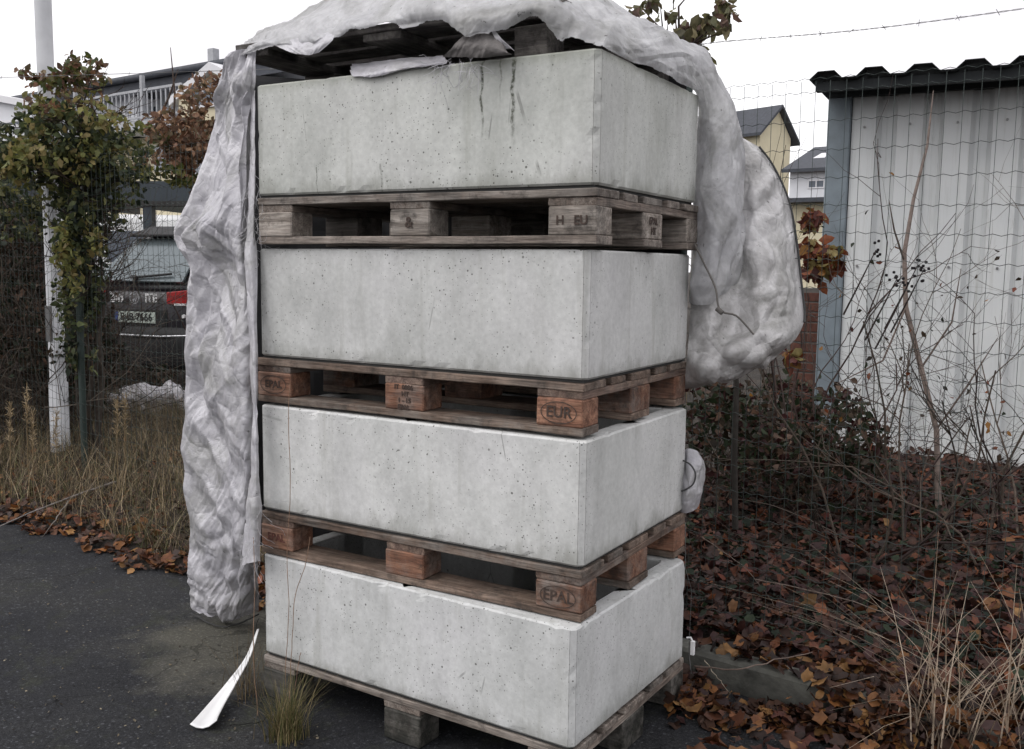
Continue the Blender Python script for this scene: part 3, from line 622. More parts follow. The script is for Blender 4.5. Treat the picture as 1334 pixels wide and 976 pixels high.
for x in (-3.33, -1.2, 3.1):
    m = MB(); m.tube([(x, fy(x)+.03, -.1), (x, fy(x)+.03, 2.25)], .021, 10); m.build('post', M['postgreen'], fence)
ax = hity(945, 118, fy(1.4)).x
m = MB(); bar = [at(-300, 110, 6.4), at(640, 80, 4.05), at(945, 54, 3.62), at(1140, 37, 3.25), at(1400, 2, 2.9)]
bp = [cr1(bar, 4*k/160) for k in range(161)]
for s_ in (0, math.pi): m.tube([p+Vector((0, .0016*math.cos(k*1.3+s_), .0016*math.sin(k*1.3+s_))) for k, p in enumerate(bp)], .0011, 3, cap=False)
m.build('barbed_wire', M['galv'], fence)
acc = 0
for k in range(1, 161):
    acc += (bp[k]-bp[k-1]).length
    if acc > .11:
        acc = 0; b = MB()
        for q in range(2):
            d = Vector(rng.normal(0, 1, 3)).normalized()*.011; b.tube([bp[k]-d, bp[k]+d], .001, 3)
        b.build('barb', M['galv'], fence)

# ------------------------------------------------------------------ corrugated shed / container
def frame(A, B):
    """local frame: x from A to B on the ground, y away from the camera, z up"""
    d = (B-A); d.z = 0; d.normalize(); n_ = Vector((-d.y, d.x, 0)); return Matrix.Translation(A) @ Matrix(((d.x, n_.x, 0, 0), (d.y, n_.y, 0, 0), (0, 0, 1, 0), (0, 0, 0, 1)))
SA = at(1097, 360, 6.95); SB = at(1334, 360, 6.42); SA.z = SB.z = 0
FM = frame(SA, SB)
shed = empty('storage_container', (0, 0, 0), 0, 'pale grey corrugated metal storage container with dark ribbed roof behind the mesh fence', 'container')
shed.matrix_world = FM
Z0, Z1 = .14, hity(1200, 118, (FM @ Vector((.6, 0, 0))).y).z
def cladding():
    m, t, p = new_mat('pale_cladding'); g = G(t); c = g.ramp(g.noise(g.co(), 2.5, 5), [(.3, (.56, .58, .585)), (.7, (.65, .665, .66))])
    c = g.mix(c, (.36, .36, .33), g.ramp(g.noise(g.co(scale=(14, 14, .8)), 2., 6, .7), [(.52, 0), (.75, .6)])); c = g.mix(c, (.22, .16, .11), g.ramp(g.noise(g.co(scale=(20, 20, 2.2), loc=(3, 0, 0)), 2.4, 5, .7), [(.66, 0), (.74, .55)]))
    c = g.mix(c, (.25, .25, .21), g.ramp(g.noise(g.co(scale=(3, 3, 1)), 3, 7, .75), [(.60, 0), (.75, .5)]))
    g.l(c, p.inputs['Base Color']); p.inputs['Roughness'].default_value = .5; g.bump(p, g.noise(g.co(scale=(1, 1, .3)), 5, 3), .25, .01); return m
m_wall = cladding(); m_post = plain('blue_grey_post', (.17, .205, .23), .5, 0, .2, 5)
m_roof = plain('dark_roof_sheet', (.014, .018, .02), .7, 0, .2, 5)
per = .30
k = 0; x = .015
while x < 3.3:
    pw = MB(); d_ = .05; wv = .165; sl = .03
    prof = [(x, 0), (x+wv, 0), (x+wv+sl, d_), (x+per-sl-.045, d_), (x+per-sl-.045+.008, d_+.004), (x+per-sl, d_), (x+per-.001, 0)]
    vs = [(a, b, Z0) for a, b in prof]+[(a, b, Z1) for a, b in prof]; n = len(prof)
    pw.add(vs, [(i, i+1, n+i+1, n+i) for i in range(n-1)]); pw.build('wall_panel', m_wall, shed); x += per
m = MB(); m.box(-.15, .01, -.03, .13, .05, Z1+.0); m.build('corner_post', m_post, shed, .008)
m = MB(); m.box(-.14, .0, .13, 2.4, .05, Z1-.01); m.build('side_wall', m_post, shed)
m = MB(); m.box(-.1, 3.3, .06, 2.5, Z0, Z1-.05); m.build('body', m_wall, shed)
m = MB(); m.box(-.15, 3.3, -.02, .10, Z0-.10, Z0-.003); m.build('floor_rail', m_roof, shed, .004)
for i in range(4): m = MB(); m.box(.3+i*.8, .5+i*.8, -.0, .2, -.05, Z0-.104); m.build('foot', m_roof, shed)
# roof sheet: trapezoidal ribs, seen from below, with an overhang towards the fence
m = MB(); y0, y1 = -.52, 2.6; prof = []; x = -.20; ph = 0
while x < 3.4:
    prof += [(x, 0), (x+.055, .050), (x+.055+.105, .050), (x+.055+.105+.05, .0)]; x += .298
def rz_(y): return Z1+.03-.01*(y-y0)
vs = []
for y in np.linspace(y0, y1, 9):
    vs += [(a, y, rz_(y)+b+.002*math.sin(a*9)) for a, b in prof]
n = len(prof); m.add(vs, [(j*n+i, j*n+i+1, (j+1)*n+i+1, (j+1)*n+i) for j in range(8) for i in range(n-1)]); m.build('roof_sheet', m_roof, shed, 0, .003)
m = MB(); m.box(-.17, 3.4, y0+.10, y0+.16, Z1-.035, Z1+.026); m.build('purlin', m_roof, shed); m = MB(); m.box(-.15, 3.4, -.05, .03, Z1-.02, Z1+.015); m.build('head_rail', m_roof, shed)
sm_ = MB(); sm_.tube([(0, -.012, 0), (0, .0, 0)], .0085, 8); sm_ = sm_.mesh('screw', M['galv'])
for i in range(11):
    for z_ in (.5, 1.5, 2.48): o = put('screw', sm_, shed); o.location = (.1+.3*i, 0, z_+random.uniform(-.004, .004))
# reddish brick pier left of the container
bp_ = at(1052, 400, 7.3); pier = empty('brick_pier', (bp_.x, bp_.y, 0), .1, 'dark red brick pier beside the blue grey corner of the container', 'brick pier')
brm = MB(); brm.box(0, .235, 0, .11, 0, .065); brme = brm.mesh('brick', plain('red_brick', (.10, .04, .028), .9, 0, .35, 12, .5))
m = MB(); m.box(-.11, .11, .006, .22, 0, 1.33); m.build('mortar', plain('mortar', (.12, .11, .1), .95), pier)
for r in range(17):
    for c_ in range(2):
        o = put('brick', brme, pier, .003); o.scale = (.49 if r % 2 or c_ else .49, 1, 1); o.location = (-.115+c_*.118, 0, r*.077)

# ------------------------------------------------------------------ houses
def facade(A, B, name, label, cat, group=None):
    A = A.copy(); B = B.copy(); A.z = B.z = 0; e = empty(name, (0, 0, 0), 0, label, cat, group); e.matrix_world = frame(A, B); return e, e.matrix_world.inverted(), e.matrix_world
def fp(Minv, Mw, px, py, off=0):
    """pixel -> local (x, z) on the plane y = off of a facade frame"""
    o = Minv @ Vector(CAM); d = Minv.to_3x3() @ Vector(ray(px, py)); t = (off-o.y)/d.y; q = o+d*t; return q.x, q.z
def window(par, x0, x1, z0, z1, y, fm, gm, mull=1, out=-.03):
    f = MB(); t = .06
    f.box(x0, x1, y+out, y+.05, z0, z0+t); f.box(x0, x1, y+out, y+.05, z1-t, z1); f.box(x0, x0+t, y+out, y+.05, z0+t, z1-t); f.box(x1-t, x1, y+out, y+.05, z0+t, z1-t)
    for k in range(mull): c = x0+(x1-x0)*(k+1)/(mull+1); f.box(c-.03, c+.03, y+out+.002, y+.05, z0+t, z1-t)
    w_ = f.build('window', fm, par); g_ = MB(); g_.box(x0+t, x1-t, y+.0, y+.02, z0+t, z1-t); g_.build('pane', gm, w_); return w_
m_cream = plain('cream_render', (.62, .56, .40), .9, 0, .06, 1.5); m_white = plain('white_render', (.66, .67, .70), .9, 0, .06, 1.5)
m_tile = plain('slate_tile', (.045, .05, .062), .7, 0, .25, 6, .5, 25); m_frame = plain('white_frame', (.7, .7, .72), .5, 0, .03)
m_glass = plain('window_glass', (.10, .12, .15), .08, 0, .2, 1, 0); m_curt = plain('net_curtain', (.42, .45, .5), .6, 0, .2, 6); m_rail = plain('grey_rail', (.38, .39, .41), .5)
hA, hB = at(0, 355, 26), at(330, 355, 20)
H1, Hi, Hw = facade(hA, hB, 'row_house', 'cream and white row house with long dark roof and balconies beyond the yard at left', 'house')
Lh = (hB-hA).length
ze = fp(Hi, Hw, 200, 92, -.45)[1]-.31; zb0 = fp(Hi, Hw, 200, 166)[1]; zr_ = fp(Hi, Hw, 200, 130)[1]
m = MB(); m.box(-9, Lh+4, 0, 9, -.2, zb0-.2); m.build('lower_wall', m_cream, H1)
m = MB(); m.box(-9, Lh+4, -.9, .0, zb0-.2, zb0-.02); m.build('balcony_floor', m_rail, H1)
m = MB(); m.box(-9, Lh+4, .25, 9, zb0-.19, ze+.1); m.build('upper_wall', m_white, H1)
# main roof plane, eave towards us
e0, e1 = ze+.28, ze+.1
m = MB(); poly = [(-.45, ze-.14), (-.45, ze+.30), (4.5, ze+1.62), (10, ze+.3), (10, ze+.12), (4.5, ze+1.4)]
vs = [(-10, a, b) for a, b in poly]+[(Lh+5, a, b) for a, b in poly]; n = 6
m.add(vs, [(i, (i+1) % n, n+(i+1) % n, n+i) for i in range(n)]+[(0, 1, 2, 5), (5, 2, 3, 4), (6, 11, 8, 7), (11, 10, 9, 8)]); m.build('roof', m_tile, H1)
m = MB(); m.tube([(-10, -.51, ze+.2), (Lh+5, -.51, ze+.2)], .07, 8); m.build('gutter', m_tile, H1)
m = MB(); cx_, cz_ = fp(Hi, Hw, 278, 74, 4); m.box(cx_-.12, cx_+.12, 3.9, 4.1, ze+1.0, fp(Hi, Hw, 278, 64, 4)[1]); m.build('chimney', m_rail, H1)
# projecting bays with their own small gable
for (pa, pb, pk, dep) in ((232, 330, 285, -.95), (-60, 52, -10, -.95), (120, 178, 150, -.2)):
    xa, xb_ = fp(Hi, Hw, pa, 120, dep)[0], fp(Hi, Hw, pb, 120, dep)[0]; zt_ = min(fp(Hi, Hw, (pa+pb)/2, 128, dep)[1], ze-.25); zk = min(fp(Hi, Hw, pk, 92, dep)[1], ze+.10); xk = (xa+xb_)/2
    bay = MB(); bay.prism([(xa, dep), (xb_, dep), (xb_, .6), (xa, .6)], zb0-.2, zt_); bay.add([(xa, dep, zt_), (xb_, dep, zt_), (xk, dep, zk), (xa, .5, zt_), (xb_, .5, zt_), (xk, .5, zk)], [(0, 1, 2), (3, 5, 4), (0, 2, 5, 3), (1, 4, 5, 2)])
    bay.build('bay', m_cream if pa > 200 else m_white, H1)
    r_ = MB()
    for (u0, u1) in (((xa-.15, zt_-.05), (xk, zk)), ((xk, zk), (xb_+.15, zt_-.05))):
        r_.add([(u0[0], dep-.12, u0[1]), (u1[0], dep-.12, u1[1]), (u1[0], dep-.12, u1[1]+.16), (u0[0], dep-.12, u0[1]+.16), (u0[0], .5, u0[1]), (u1[0], .5, u1[1]), (u1[0], .5, u1[1]+.16), (u0[0], .5, u0[1]+.16)],
               [(0, 1, 2, 3), (4, 7, 6, 5), (0, 4, 5, 1), (3, 2, 6, 7), (0, 3, 7, 4), (1, 5, 6, 2)])
    r_.build('bay_roof', m_frame, H1)
    if pa > 200: window(H1, xa+.25, xb_-.3, zb0+.5, zt_-.1, dep-.02, m_frame, m_glass, 2)
    else: window(H1, xa+.3, xb_-.3, zb0+.3, zt_-.3, dep-.02, m_frame, m_glass, 1)
# balcony railing
xa, xb_ = fp(Hi, Hw, 50, 150, -.85)[0], fp(Hi, Hw, 238, 150, -.85)[0]
m = MB(); m.box(xa, xb_, -.88, -.84, zr_-.03, zr_+.02); m.build('handrail', m_rail, H1); m = MB(); m.box(xa, xb_, -.88, -.84, zb0+.02, zb0+.06); m.build('handrail', m_rail, H1)
x = xa
while x < xb_: m = MB(); m.box(x, x+.03, -.87, -.85, zb0+.06, zr_-.03); m.build('baluster', m_rail, H1); x += .16
for px in (187, 100, 45): x = fp(Hi, Hw, px, 150, -.85)[0]; m = MB(); m.box(x-.04, x+.04, -.9, -.82, zb0, ze+.12); m.build('balcony_post', m_rail, H1)
m = MB(); x = fp(Hi, Hw, 236, 130, -1)[0]; m.box(x-.05, x+.3, -1.02, -.9, zb0-.2, zt_); m.build('pilaster', m_cream, H1)
for (pa, pb, y0_, y1_) in ((203, 234, 190, 222), (20, 52, 195, 235), (255, 290, 190, 232), (104, 140, 190, 235)):
    xa, z1_ = fp(Hi, Hw, pa, y0_); xb_, z0_ = fp(Hi, Hw, pb, y1_); window(H1, xa, xb_, z0_, z1_, -.03, m_frame, m_curt, 1)
for (pa, pb) in ((60, 85), (190, 225)):
    xa = fp(Hi, Hw, pa, 130, .6)[0]; xb_ = fp(Hi, Hw, pb, 130, .6)[0]; window(H1, xa, xb_, zb0, min(zb0+1.5, ze-.1), .22, m_frame, m_glass, 1)
# right: yellow stair tower house and a lower grey roofed house
H2, Hi2, Hw2 = facade(at(985, 300, 58.5), at(1027, 300, 60.5), 'tower_house', 'narrow yellow house with steep grey gable roof behind the fence', 'house')
L2 = fp(Hi2, Hw2, 1027, 250)[0]; zpk = fp(Hi2, Hw2, 1013, 141)[1]; zel = fp(Hi2, Hw2, 985, 172)[1]; zer = fp(Hi2, Hw2, 1027, 166)[1]; xpk = fp(Hi2, Hw2, 1013, 141)[0]
m = MB(); m.add([(0, 0, 0), (L2, 0, 0), (L2, 0, zel-.1), (xpk, 0, zpk), (0, 0, zel), (0, 3, 0), (L2, 3, 0), (L2, 3, zel-.1), (xpk, 3, zpk), (0, 3, zel)],
                [(0, 1, 2, 3, 4), (9, 8, 7, 6, 5), (0, 4, 9, 5), (1, 6, 7, 2)]); m.build('wall', m_cream, H2)
def slab(m, a, b, y0, y1, th):
    m.add([(a[0], y0, a[1]), (b[0], y0, b[1]), (b[0], y0, b[1]+th), (a[0], y0, a[1]+th), (a[0], y1, a[1]), (b[0], y1, b[1]), (b[0], y1, b[1]+th), (a[0], y1, a[1]+th)],
          [(0, 1, 2, 3), (4, 7, 6, 5), (0, 4, 5, 1), (3, 2, 6, 7), (0, 3, 7, 4), (1, 5, 6, 2)])
m = MB(); slab(m, (-.45, zel-.22), (xpk, zpk), -.4, 3.3, .18); slab(m, (xpk, zpk), (L2+.45, zel-.5), -.4, 3.3, .18); m.build('roof', m_tile, H2)
window(H2, .55, 1.1, zel-4.3, zel-3.2, -.02, m_frame, m_glass, 0)
H3, Hi3, Hw3 = facade(at(1026, 300, 52), at(1110, 300, 50), 'low_house', 'low house with dark grey roof and skylight between the tower house and the container', 'house')
L3 = fp(Hi3, Hw3, 1110, 250)[0]; z3e = fp(Hi3, Hw3, 1060, 222)[1]; z3r = fp(Hi3, Hw3, 1060, 196, 4)[1]; z3m = fp(Hi3, Hw3, 1060, 258)[1]
m = MB(); m.box(0, L3, 0, 8, z3m, z3e); m.build('upper_wall', m_white, H3); m = MB(); m.box(0, L3, .3, 8, 0, z3m-.25); m.build('lower_wall', m_cream, H3)
m = MB(); m.box(-.3, L3, -.6, .5, z3m-.24, z3m-.01); m.build('canopy', m_tile, H3)
m = MB(); m.add([(-.3, -.5, z3e-.1), (L3+1, -.5, z3e-.1), (L3+1, 4, z3r), (-.1, 4, z3r), (-.3, -.5, z3e+.08), (L3+1, -.5, z3e+.08), (L3+1, 4, z3r+.18), (-.1, 4, z3r+.18)], [(0, 1, 5, 4), (1, 2, 6, 5), (2, 3, 7, 6), (3, 0, 4, 7), (4, 5, 6, 7), (0, 3, 2, 1)]); m.build('roof', m_tile, H3)
x_ = fp(Hi3, Hw3, 1070, 206, 2)[0]; m = MB(); m.add([(x_-.3, 1.5, z3e+.08+(z3r-z3e)*.45+.04), (x_+.35, 1.5, z3e+.08+(z3r-z3e)*.45+.04), (x_+.35, 2.3, z3e+.1+(z3r-z3e)*.66+.04), (x_-.1, 2.3, z3e+.1+(z3r-z3e)*.66+.04)], [(0, 1, 2, 3)]); m.build('skylight', m_frame, H3)
window(H3, 1.0, 1.9, z3m+.5, z3e-.5, -.02, m_frame, m_glass, 1)

# ------------------------------------------------------------------ pole, carport, vehicles at left
pp = at(70, 355, 6.75); pole = empty('lamp_post', (pp.x, pp.y, 0), 0, 'tall pale grey lamp post rising behind the ivy at the far left', 'lamp post')
m = MB(); m.tube([(0, 0, z) for z in (-.1, .6, .61, 2, 4, 6.5)], [.066, .066, .056, .056, .056, .056], 16); m.build('shaft', plain('pale_paint', (.60, .61, .63), .6, 0, .12, 5), pole)
m = MB(); m.box(-.03, .03, -.063, -.04, .9, 1.15); m.build('service_door', M['galv'], pole, .003)
m_ch = plain('blue_black_steel', (.022, .032, .042), .5)
ca, cb = at(-60, 300, 14.3), at(420, 300, 13.6)
K1, Ki, Kw = facade(ca, cb, 'carport', 'dark blue grey steel carport frame behind the car', 'carport')
zt1, zt0 = fp(Ki, Kw, 230, 236)[1], fp(Ki, Kw, 230, 262)[1]; Lk = fp(Ki, Kw, 420, 300)[0]
m = MB(); m.box(-2, Lk, 0, .12, zt0, zt1); m.build('beam', m_ch, K1); m = MB(); m.box(-2, Lk, -.02, .16, zt0-.07, zt0-.003); m.build('lower_beam', M['near_black'], K1)
for px in (192, 20, 330): x = fp(Ki, Kw, px, 300)[0]; m = MB(); m.box(x-.07, x+.07, .01, .13, 0, zt0-.07); m.build('post', m_ch, K1)
for i in range(7): m = MB(); m.box(-1.8+i*1.2, -1.7+i*1.2, .13, 4.2, zt0+.02, zt0+.14); m.build('rafter', m_ch, K1)
# vehicles: lofted shells
def loft(m, sections, close=True, col=None):
    n = len(sections[0]); vs = [p for s_ in sections for p in s_]; k = len(sections)
    fs = [(i*n+j, i*n+(j+1) % n, (i+1)*n+(j+1) % n, (i+1)*n+j) for i in range(k-1) for j in range(n)]
    if close: fs += [tuple(range(n))[::-1], tuple(range((k-1)*n, k*n))]
    m.add(vs, fs, col, True)
def sect(y, hw, z0, z1, r=.12, n=4, tumble=0, zt=None):
    pts = []
    for cx, cz, a0 in ((1, 1, 0), (-1, 1, 90), (-1, -1, 180), (1, -1, 270)):
        for k in range(n+1):
            a = R_(a0+90*k/n); w_ = hw-(tumble if cz > 0 else 0)
            pts.append((cx*(w_-r)+r*math.cos(a), y, (z1-r if cz > 0 else z0+r)+r*math.sin(a)))
    return pts
def wheel(par, x, y, r=.34, wd=.22):
    s_ = 1 if x > 0 else -1; m = MB(); m.tube([(x-wd/2, y, r), (x-wd/2+.02, y, r), (x+wd/2-.02, y, r), (x+wd/2, y, r)], [r-.03, r, r, r-.03], 24); w_ = m.build('wheel', M['near_black'], par)
    m = MB(); m.tube([(x+s_*(wd/2-.01), y, r), (x+s_*(wd/2+.012), y, r)], [r*.66, r*.6], 18); m.build('rim', M['galv'], w_)
m_paint = plain('dark_plum_paint', (.010, .008, .012), .35, 0, .1, 2, 0); m_gl = plain('car_glass', (.13, .155, .165), .2, .4, .1, 1, 0); m_blk = plain('black_trim', (.008, .008, .009), .75)
m_red = plain('red_lens', (.32, .012, .012), .25, 0, .1, 5, 0); m_chr = plain('chrome', (.5, .5, .52), .3, .8, .05, 5, 0); m_wh = plain('white_print', (.72, .72, .72), .5, 0, .03)
cc = at(178, 400, 9.6); view = Vector((AF[0], AF[1], 0)).normalized()
hd = Vector((cc.x-CAM[0], cc.y-CAM[1], 0)).normalized(); hd.rotate(Matrix.Rotation(R_(-44), 3, 'Z'))   # car heading
car = empty('parked_car', (cc.x, cc.y, .16), math.atan2(hd.y, hd.x)-math.pi/2, 'dark hatchback seen from the rear with red tail light, parked behind the fence at left', 'car')
# local: +y forward, x right, rear face near y=0
m = MB()
loft(m, [sect(.0, .80, .42, .86, .08), sect(.03, .88, .32, 1.00, .1), sect(.10, .905, .25, 1.04, .1), sect(.9, .92, .24, 1.06, .12), sect(2.9, .92, .24, 1.02, .12), sect(3.9, .90, .25, .95, .14), sect(4.3, .82, .3, .82, .14), sect(4.38, .7, .4, .7, .12)])
m.build('body', m_paint, car)
m = MB(); loft(m, [sect(.06, .80, 1.0, 1.10, .04, 4), sect(.30, .74, 1.0, 1.28, .08, tumble=.12), sect(.50, .72, 1.0, 1.46, .10, 4, tumble=.18), sect(.66, .71, 1.0, 1.58, .10, tumble=.2), sect(.9, .70, 1.0, 1.62, .10, tumble=.2), sect(1.8, .70, 1.0, 1.64, .10, tumble=.2), sect(2.5, .70, 1.0, 1.56, .10, tumble=.2), sect(3.25, .74, .98, 1.03, .03)])
m.build('cabin', m_paint, car)
# rear screen (follows the slope), spoiler, side glass
def quad_slab(m, pts, th, col=None):
    a, b, c_, d = [Vector(p) for p in pts]; n_ = (b-a).cross(d-a).normalized()*th
    m.add([a, b, c_, d, a+n_, b+n_, c_+n_, d+n_], [(0, 3, 2, 1), (4, 5, 6, 7), (0, 1, 5, 4), (1, 2, 6, 5), (2, 3, 7, 6), (3, 0, 4, 7)], col)
m = MB(); quad_slab(m, [(-.57, .03, 1.10), (.57, .03, 1.10), (.43, .50, 1.53), (-.43, .50, 1.53)], .02); m.build('rear_window', m_gl, car)
m = MB(); m.tube([(-.02, .03, 1.15), (.40, .06, 1.19)], .012, 6); m.tube([(-.02, .02, 1.13), (-.02, .0, 1.16)], .025, 8); m.build('wiper', m_blk, car)
m = MB(); quad_slab(m, [(-.47, .42, 1.56), (.47, .42, 1.56), (.52, .8, 1.66), (-.52, .8, 1.66)], .03); m.build('spoiler', m_blk, car, .01)
for s_ in (1, -1):
    m = MB(); quad_slab(m, [(s_*.735, .5, 1.08), (s_*.735, 3.0, 1.06), (s_*.60, 2.3, 1.5), (s_*.60, .75, 1.52)], .012*-s_); m.build('side_window', m_gl, car)
    m = MB(); xs_ = (.40, .60, .80, .905); zz = ((.895, 1.01), (.88, 1.03), (.87, 1.05), (.88, 1.03))
    ys_ = (-.022, -.02, .0, .14); fr = [(s_*x_, y_, z_[k_]) for x_, y_, z_ in zip(xs_, ys_, zz) for k_ in (0, 1)]; bk = [(a, b+.06, c_) for a, b, c_ in fr]
    m.add(fr+bk, [(0, 2, 3, 1), (2, 4, 5, 3), (4, 6, 7, 5), (8, 9, 11, 10), (10, 11, 13, 12), (12, 13, 15, 14), (0, 1, 9, 8), (6, 14, 15, 7), (1, 3, 11, 9), (3, 5, 13, 11), (5, 7, 15, 13), (0, 8, 10, 2), (2, 10, 12, 4), (4, 12, 14, 6)])
    tl = m.build('tail_light', m_red, car, .006); m = MB(); m.box(s_*.5 if s_ > 0 else -.8, s_*.8 if s_ > 0 else -.5, -.027, -.0235, .885, .905); m.build('reversing_lens', m_wh, tl)
    for yy in (.72, 3.45): wheel(car, s_*.82, yy)
m = MB(); loft(m, [sect(-.10, .70, .30, .60, .06), sect(-.06, .86, .26, .66, .08), sect(.12, .93, .24, .68, .1)]); m.build('bumper', m_blk, car)
m = MB(); m.tube([(-.74, -.085, .60), (-.4, -.108, .58), (.4, -.108, .58), (.74, -.085, .60)], .012, 6); m.build('chrome_strip', m_chr, car)
m = MB(); m.box(-.38, .38, -.018, .02, .66, .84); m.build('plate_recess', m_blk, car, .008)
m = MB(); m.box(-.26, .26, -.03, -.019, .70, .81); pl = m.build('number_plate', plain('plate_white', (.42, .47, .42), .5, 0, .03), car)
m = MB(); m.box(-.258, -.215, -.032, -.0302, .702, .808); m.build('blue_band', plain('plate_blue', (.02, .05, .2), .5), pl)
XR = Matrix.Rotation(R_(90), 4, 'X')
o = put('plate_text', text_mesh('B\u00b7IB 7666', .105, .001, m_blk, bold=.002), pl); o.matrix_local = Matrix.Translation((.02, -.0315, .755)) @ XR
o = put('lettering', text_mesh('bib', .14, .002, m_wh, bold=.004), car); o.matrix_local = Matrix.Translation((-.23, -.026, .945)) @ XR
o = put('lettering', text_mesh('ITE', .115, .002, m_wh, bold=.004), car); o.matrix_local = Matrix.Translation((.21, -.026, .945)) @ XR
o = ring_mb(.062, .062, .010, 28).build('badge', m_chr, car); o.matrix_local = Matrix.Translation((0, -.026, .95)) @ XR
for tx, zz_ in (('V', .975), ('W', .925)): b_ = put('badge_letter', text_mesh(tx, .058, .001, m_chr, bold=.001), o); b_.matrix_local = Matrix.Translation((0, zz_-.95, .001))
m = MB(); m.tube([(.62, -.04, .78), (.62, -.02, .78)], .02, 8); m.build('reflector', m_wh, car)
# white van behind
vv = at(215, 300, 21); van = empty('white_van', (vv.x, vv.y, 0), math.atan2(AR[1], AR[0]), 'white van whose roof shows under the carport beam behind the dark car', 'van')
m = MB(); loft(m, [[(x_, y_, z_) for (y_, x_, z_) in [(a, q, c_) for (a, q, c_) in [(p[0], xx, p[2]) for p in sect(0, .95, .35, zt_, .15)]]] for xx, zt_ in ((-2.2, 2.3), (-2.1, 2.45), (1.2, 2.45), (1.7, 2.2), (2.1, 1.35), (2.8, 1.15), (2.9, .9))])
m.build('body', plain('van_white', (.75, .76, .76), .4, 0, .03), van)
for x0 in (-1.9, -.9, .1): m = MB(); m.box(x0, x0+.8, -.965, -.90, 1.45, 2.1); m.build('side_window', m_glass, van, .01)
for s_ in (-1.4, 1.9):
    for sy in (-.85, .85): m = MB(); m.tube([(s_, sy-.1, .34), (s_, sy+.1, .34)], .34, 18); m.build('wheel', M['near_black'], van)
# ------------------------------------------------------------------ plants
PAL = dict(ivy=[(.075, .095, .042), (.11, .13, .055), (.045, .06, .032), (.17, .17, .07), (.03, .04, .026)], yel=[(.22, .21, .07), (.17, .18, .06), (.25, .20, .08)],
           rus=[(.26, .145, .085), (.20, .105, .065), (.32, .20, .12), (.13, .08, .055), (.18, .14, .085)], red=[(.16, .05, .03), (.22, .07, .03), (.25, .12, .03), (.09, .03, .025)],
           twig=[(.06, .045, .035), (.09, .07, .055)], dark=[(.018, .028, .013), (.028, .036, .018), (.035, .025, .016), (.045, .03, .018)], straw=[(.34, .26, .15), (.44, .35, .23), (.26, .20, .12), (.19, .18, .09), (.13, .10, .07)],
           olv=[(.10, .11, .03), (.07, .09, .028), (.15, .14, .04)],
           lit=[(.16, .060, .024), (.11, .040, .020), (.055, .027, .018), (.035, .019, .015), (.075, .036, .022), (.22, .09, .028), (.05, .02, .018), (.27, .14, .05)])
def leaf_cloud(cen, size, pal, tilt=1.0, asp=.62, fold=.3, hang=.4, jit=.35):
    """cen (n,3), size (n,) -> folded two-quad leaves; returns V,F,tint"""
    n = len(cen); d = rng.normal(0, 1, (n, 3)); d[:, 2] = d[:, 2]*tilt-hang; d /= np.linalg.norm(d, axis=1)[:, None]
    q = rng.normal(0, 1, (n, 3)); s_ = np.cross(d, q); s_ /= np.linalg.norm(s_, axis=1)[:, None]; nn = np.cross(d, s_)
    L_ = size[:, None]; w_ = L_*asp*.5; f = fold*w_
    P = [cen, cen+d*L_*.38+s_*w_+nn*f, cen+d*L_*.8+s_*w_*.55+nn*f*.6, cen+d*L_-nn*L_*.12, cen+d*L_*.8-s_*w_*.55+nn*f*.6, cen+d*L_*.38-s_*w_+nn*f, cen+d*L_*.5]
    V = np.stack(P, 1).reshape(-1, 3); b = np.arange(n)[:, None]*7
    F = np.concatenate([b+np.array([[0, 1, 6, 5]])[..., :], b+np.array([[1, 2, 3, 6]]), b+np.array([[5, 6, 3, 4]])], 1).reshape(-1, 4)
    pal = np.array(pal); t_ = pal[rng.integers(len(pal), size=n)]*rng.uniform(1-jit, 1+jit, (n, 1)); return V, F, np.repeat(t_, 3, 0)
def blob_pts(blobs, clump=.0):
    out = []
    for (px, py, dep, rx, ry, rd, n) in blobs:
        c_ = np.array(at(px, py, dep)); sx, sy = rx/FOC*dep, ry/FOC*dep
        k = max(3, n//14); d = rng.normal(0, 1, (k, 3)); d /= np.linalg.norm(d, axis=1)[:, None]; r = rng.uniform(.25, 1, (k, 1))**.5
        cl = d*r; pts = cl[rng.integers(k, size=n)]+rng.normal(0, .13, (n, 3))
        hrt = np.array([AR[0], AR[1], 0]); hfw = np.array([AF[0], AF[1], 0])/math.hypot(AF[0], AF[1])
        out.append(c_+pts[:, :1]*hrt*sx+pts[:, 1:2]*np.array([0, 0, 1])*sy+pts[:, 2:]*hfw*rd)
    return np.vstack(out)
def foliage(name, blobs, size, pal, parent, mat=None, **kw):
    P = blob_pts(blobs); P = P[P[:, 2] > .02]; s_ = size*rng.uniform(.6, 1.25, len(P)); V, F, T = leaf_cloud(P, s_, pal, **kw); return np_mesh(name, V, F, mat or M['leaf'], T, parent)
def branch(m, p, d, ln, r, depth, spread=.6, nch=3, up=.1, col=None, seg=5, jit=.18, tips=None):
    pts = [Vector(p)]; d = Vector(d).normalized()
    for k in range(seg): d = (d+Vector(rng.normal(0, jit, 3))+Vector((0, 0, up*.3))).normalized(); pts.append(pts[-1]+d*ln/seg)
    m.tube(pts, [r*(1-.6*k/seg) for k in range(seg+1)], 4 if r < .006 else 6, col, cap=False)
    if tips is not None: tips.append(pts[-1])
    if depth:
        for k in range(nch):
            t_ = random.uniform(.25, 1); i = min(int(t_*seg), seg-1); q = pts[i]+(pts[i+1]-pts[i])*(t_*seg-i)
            dd = (d+Vector(rng.normal(0, spread, 3))).normalized(); branch(m, q, dd, ln*random.uniform(.45, .75), r*.5, depth-1, spread, nch, up, col, max(3, seg-1), jit, tips)
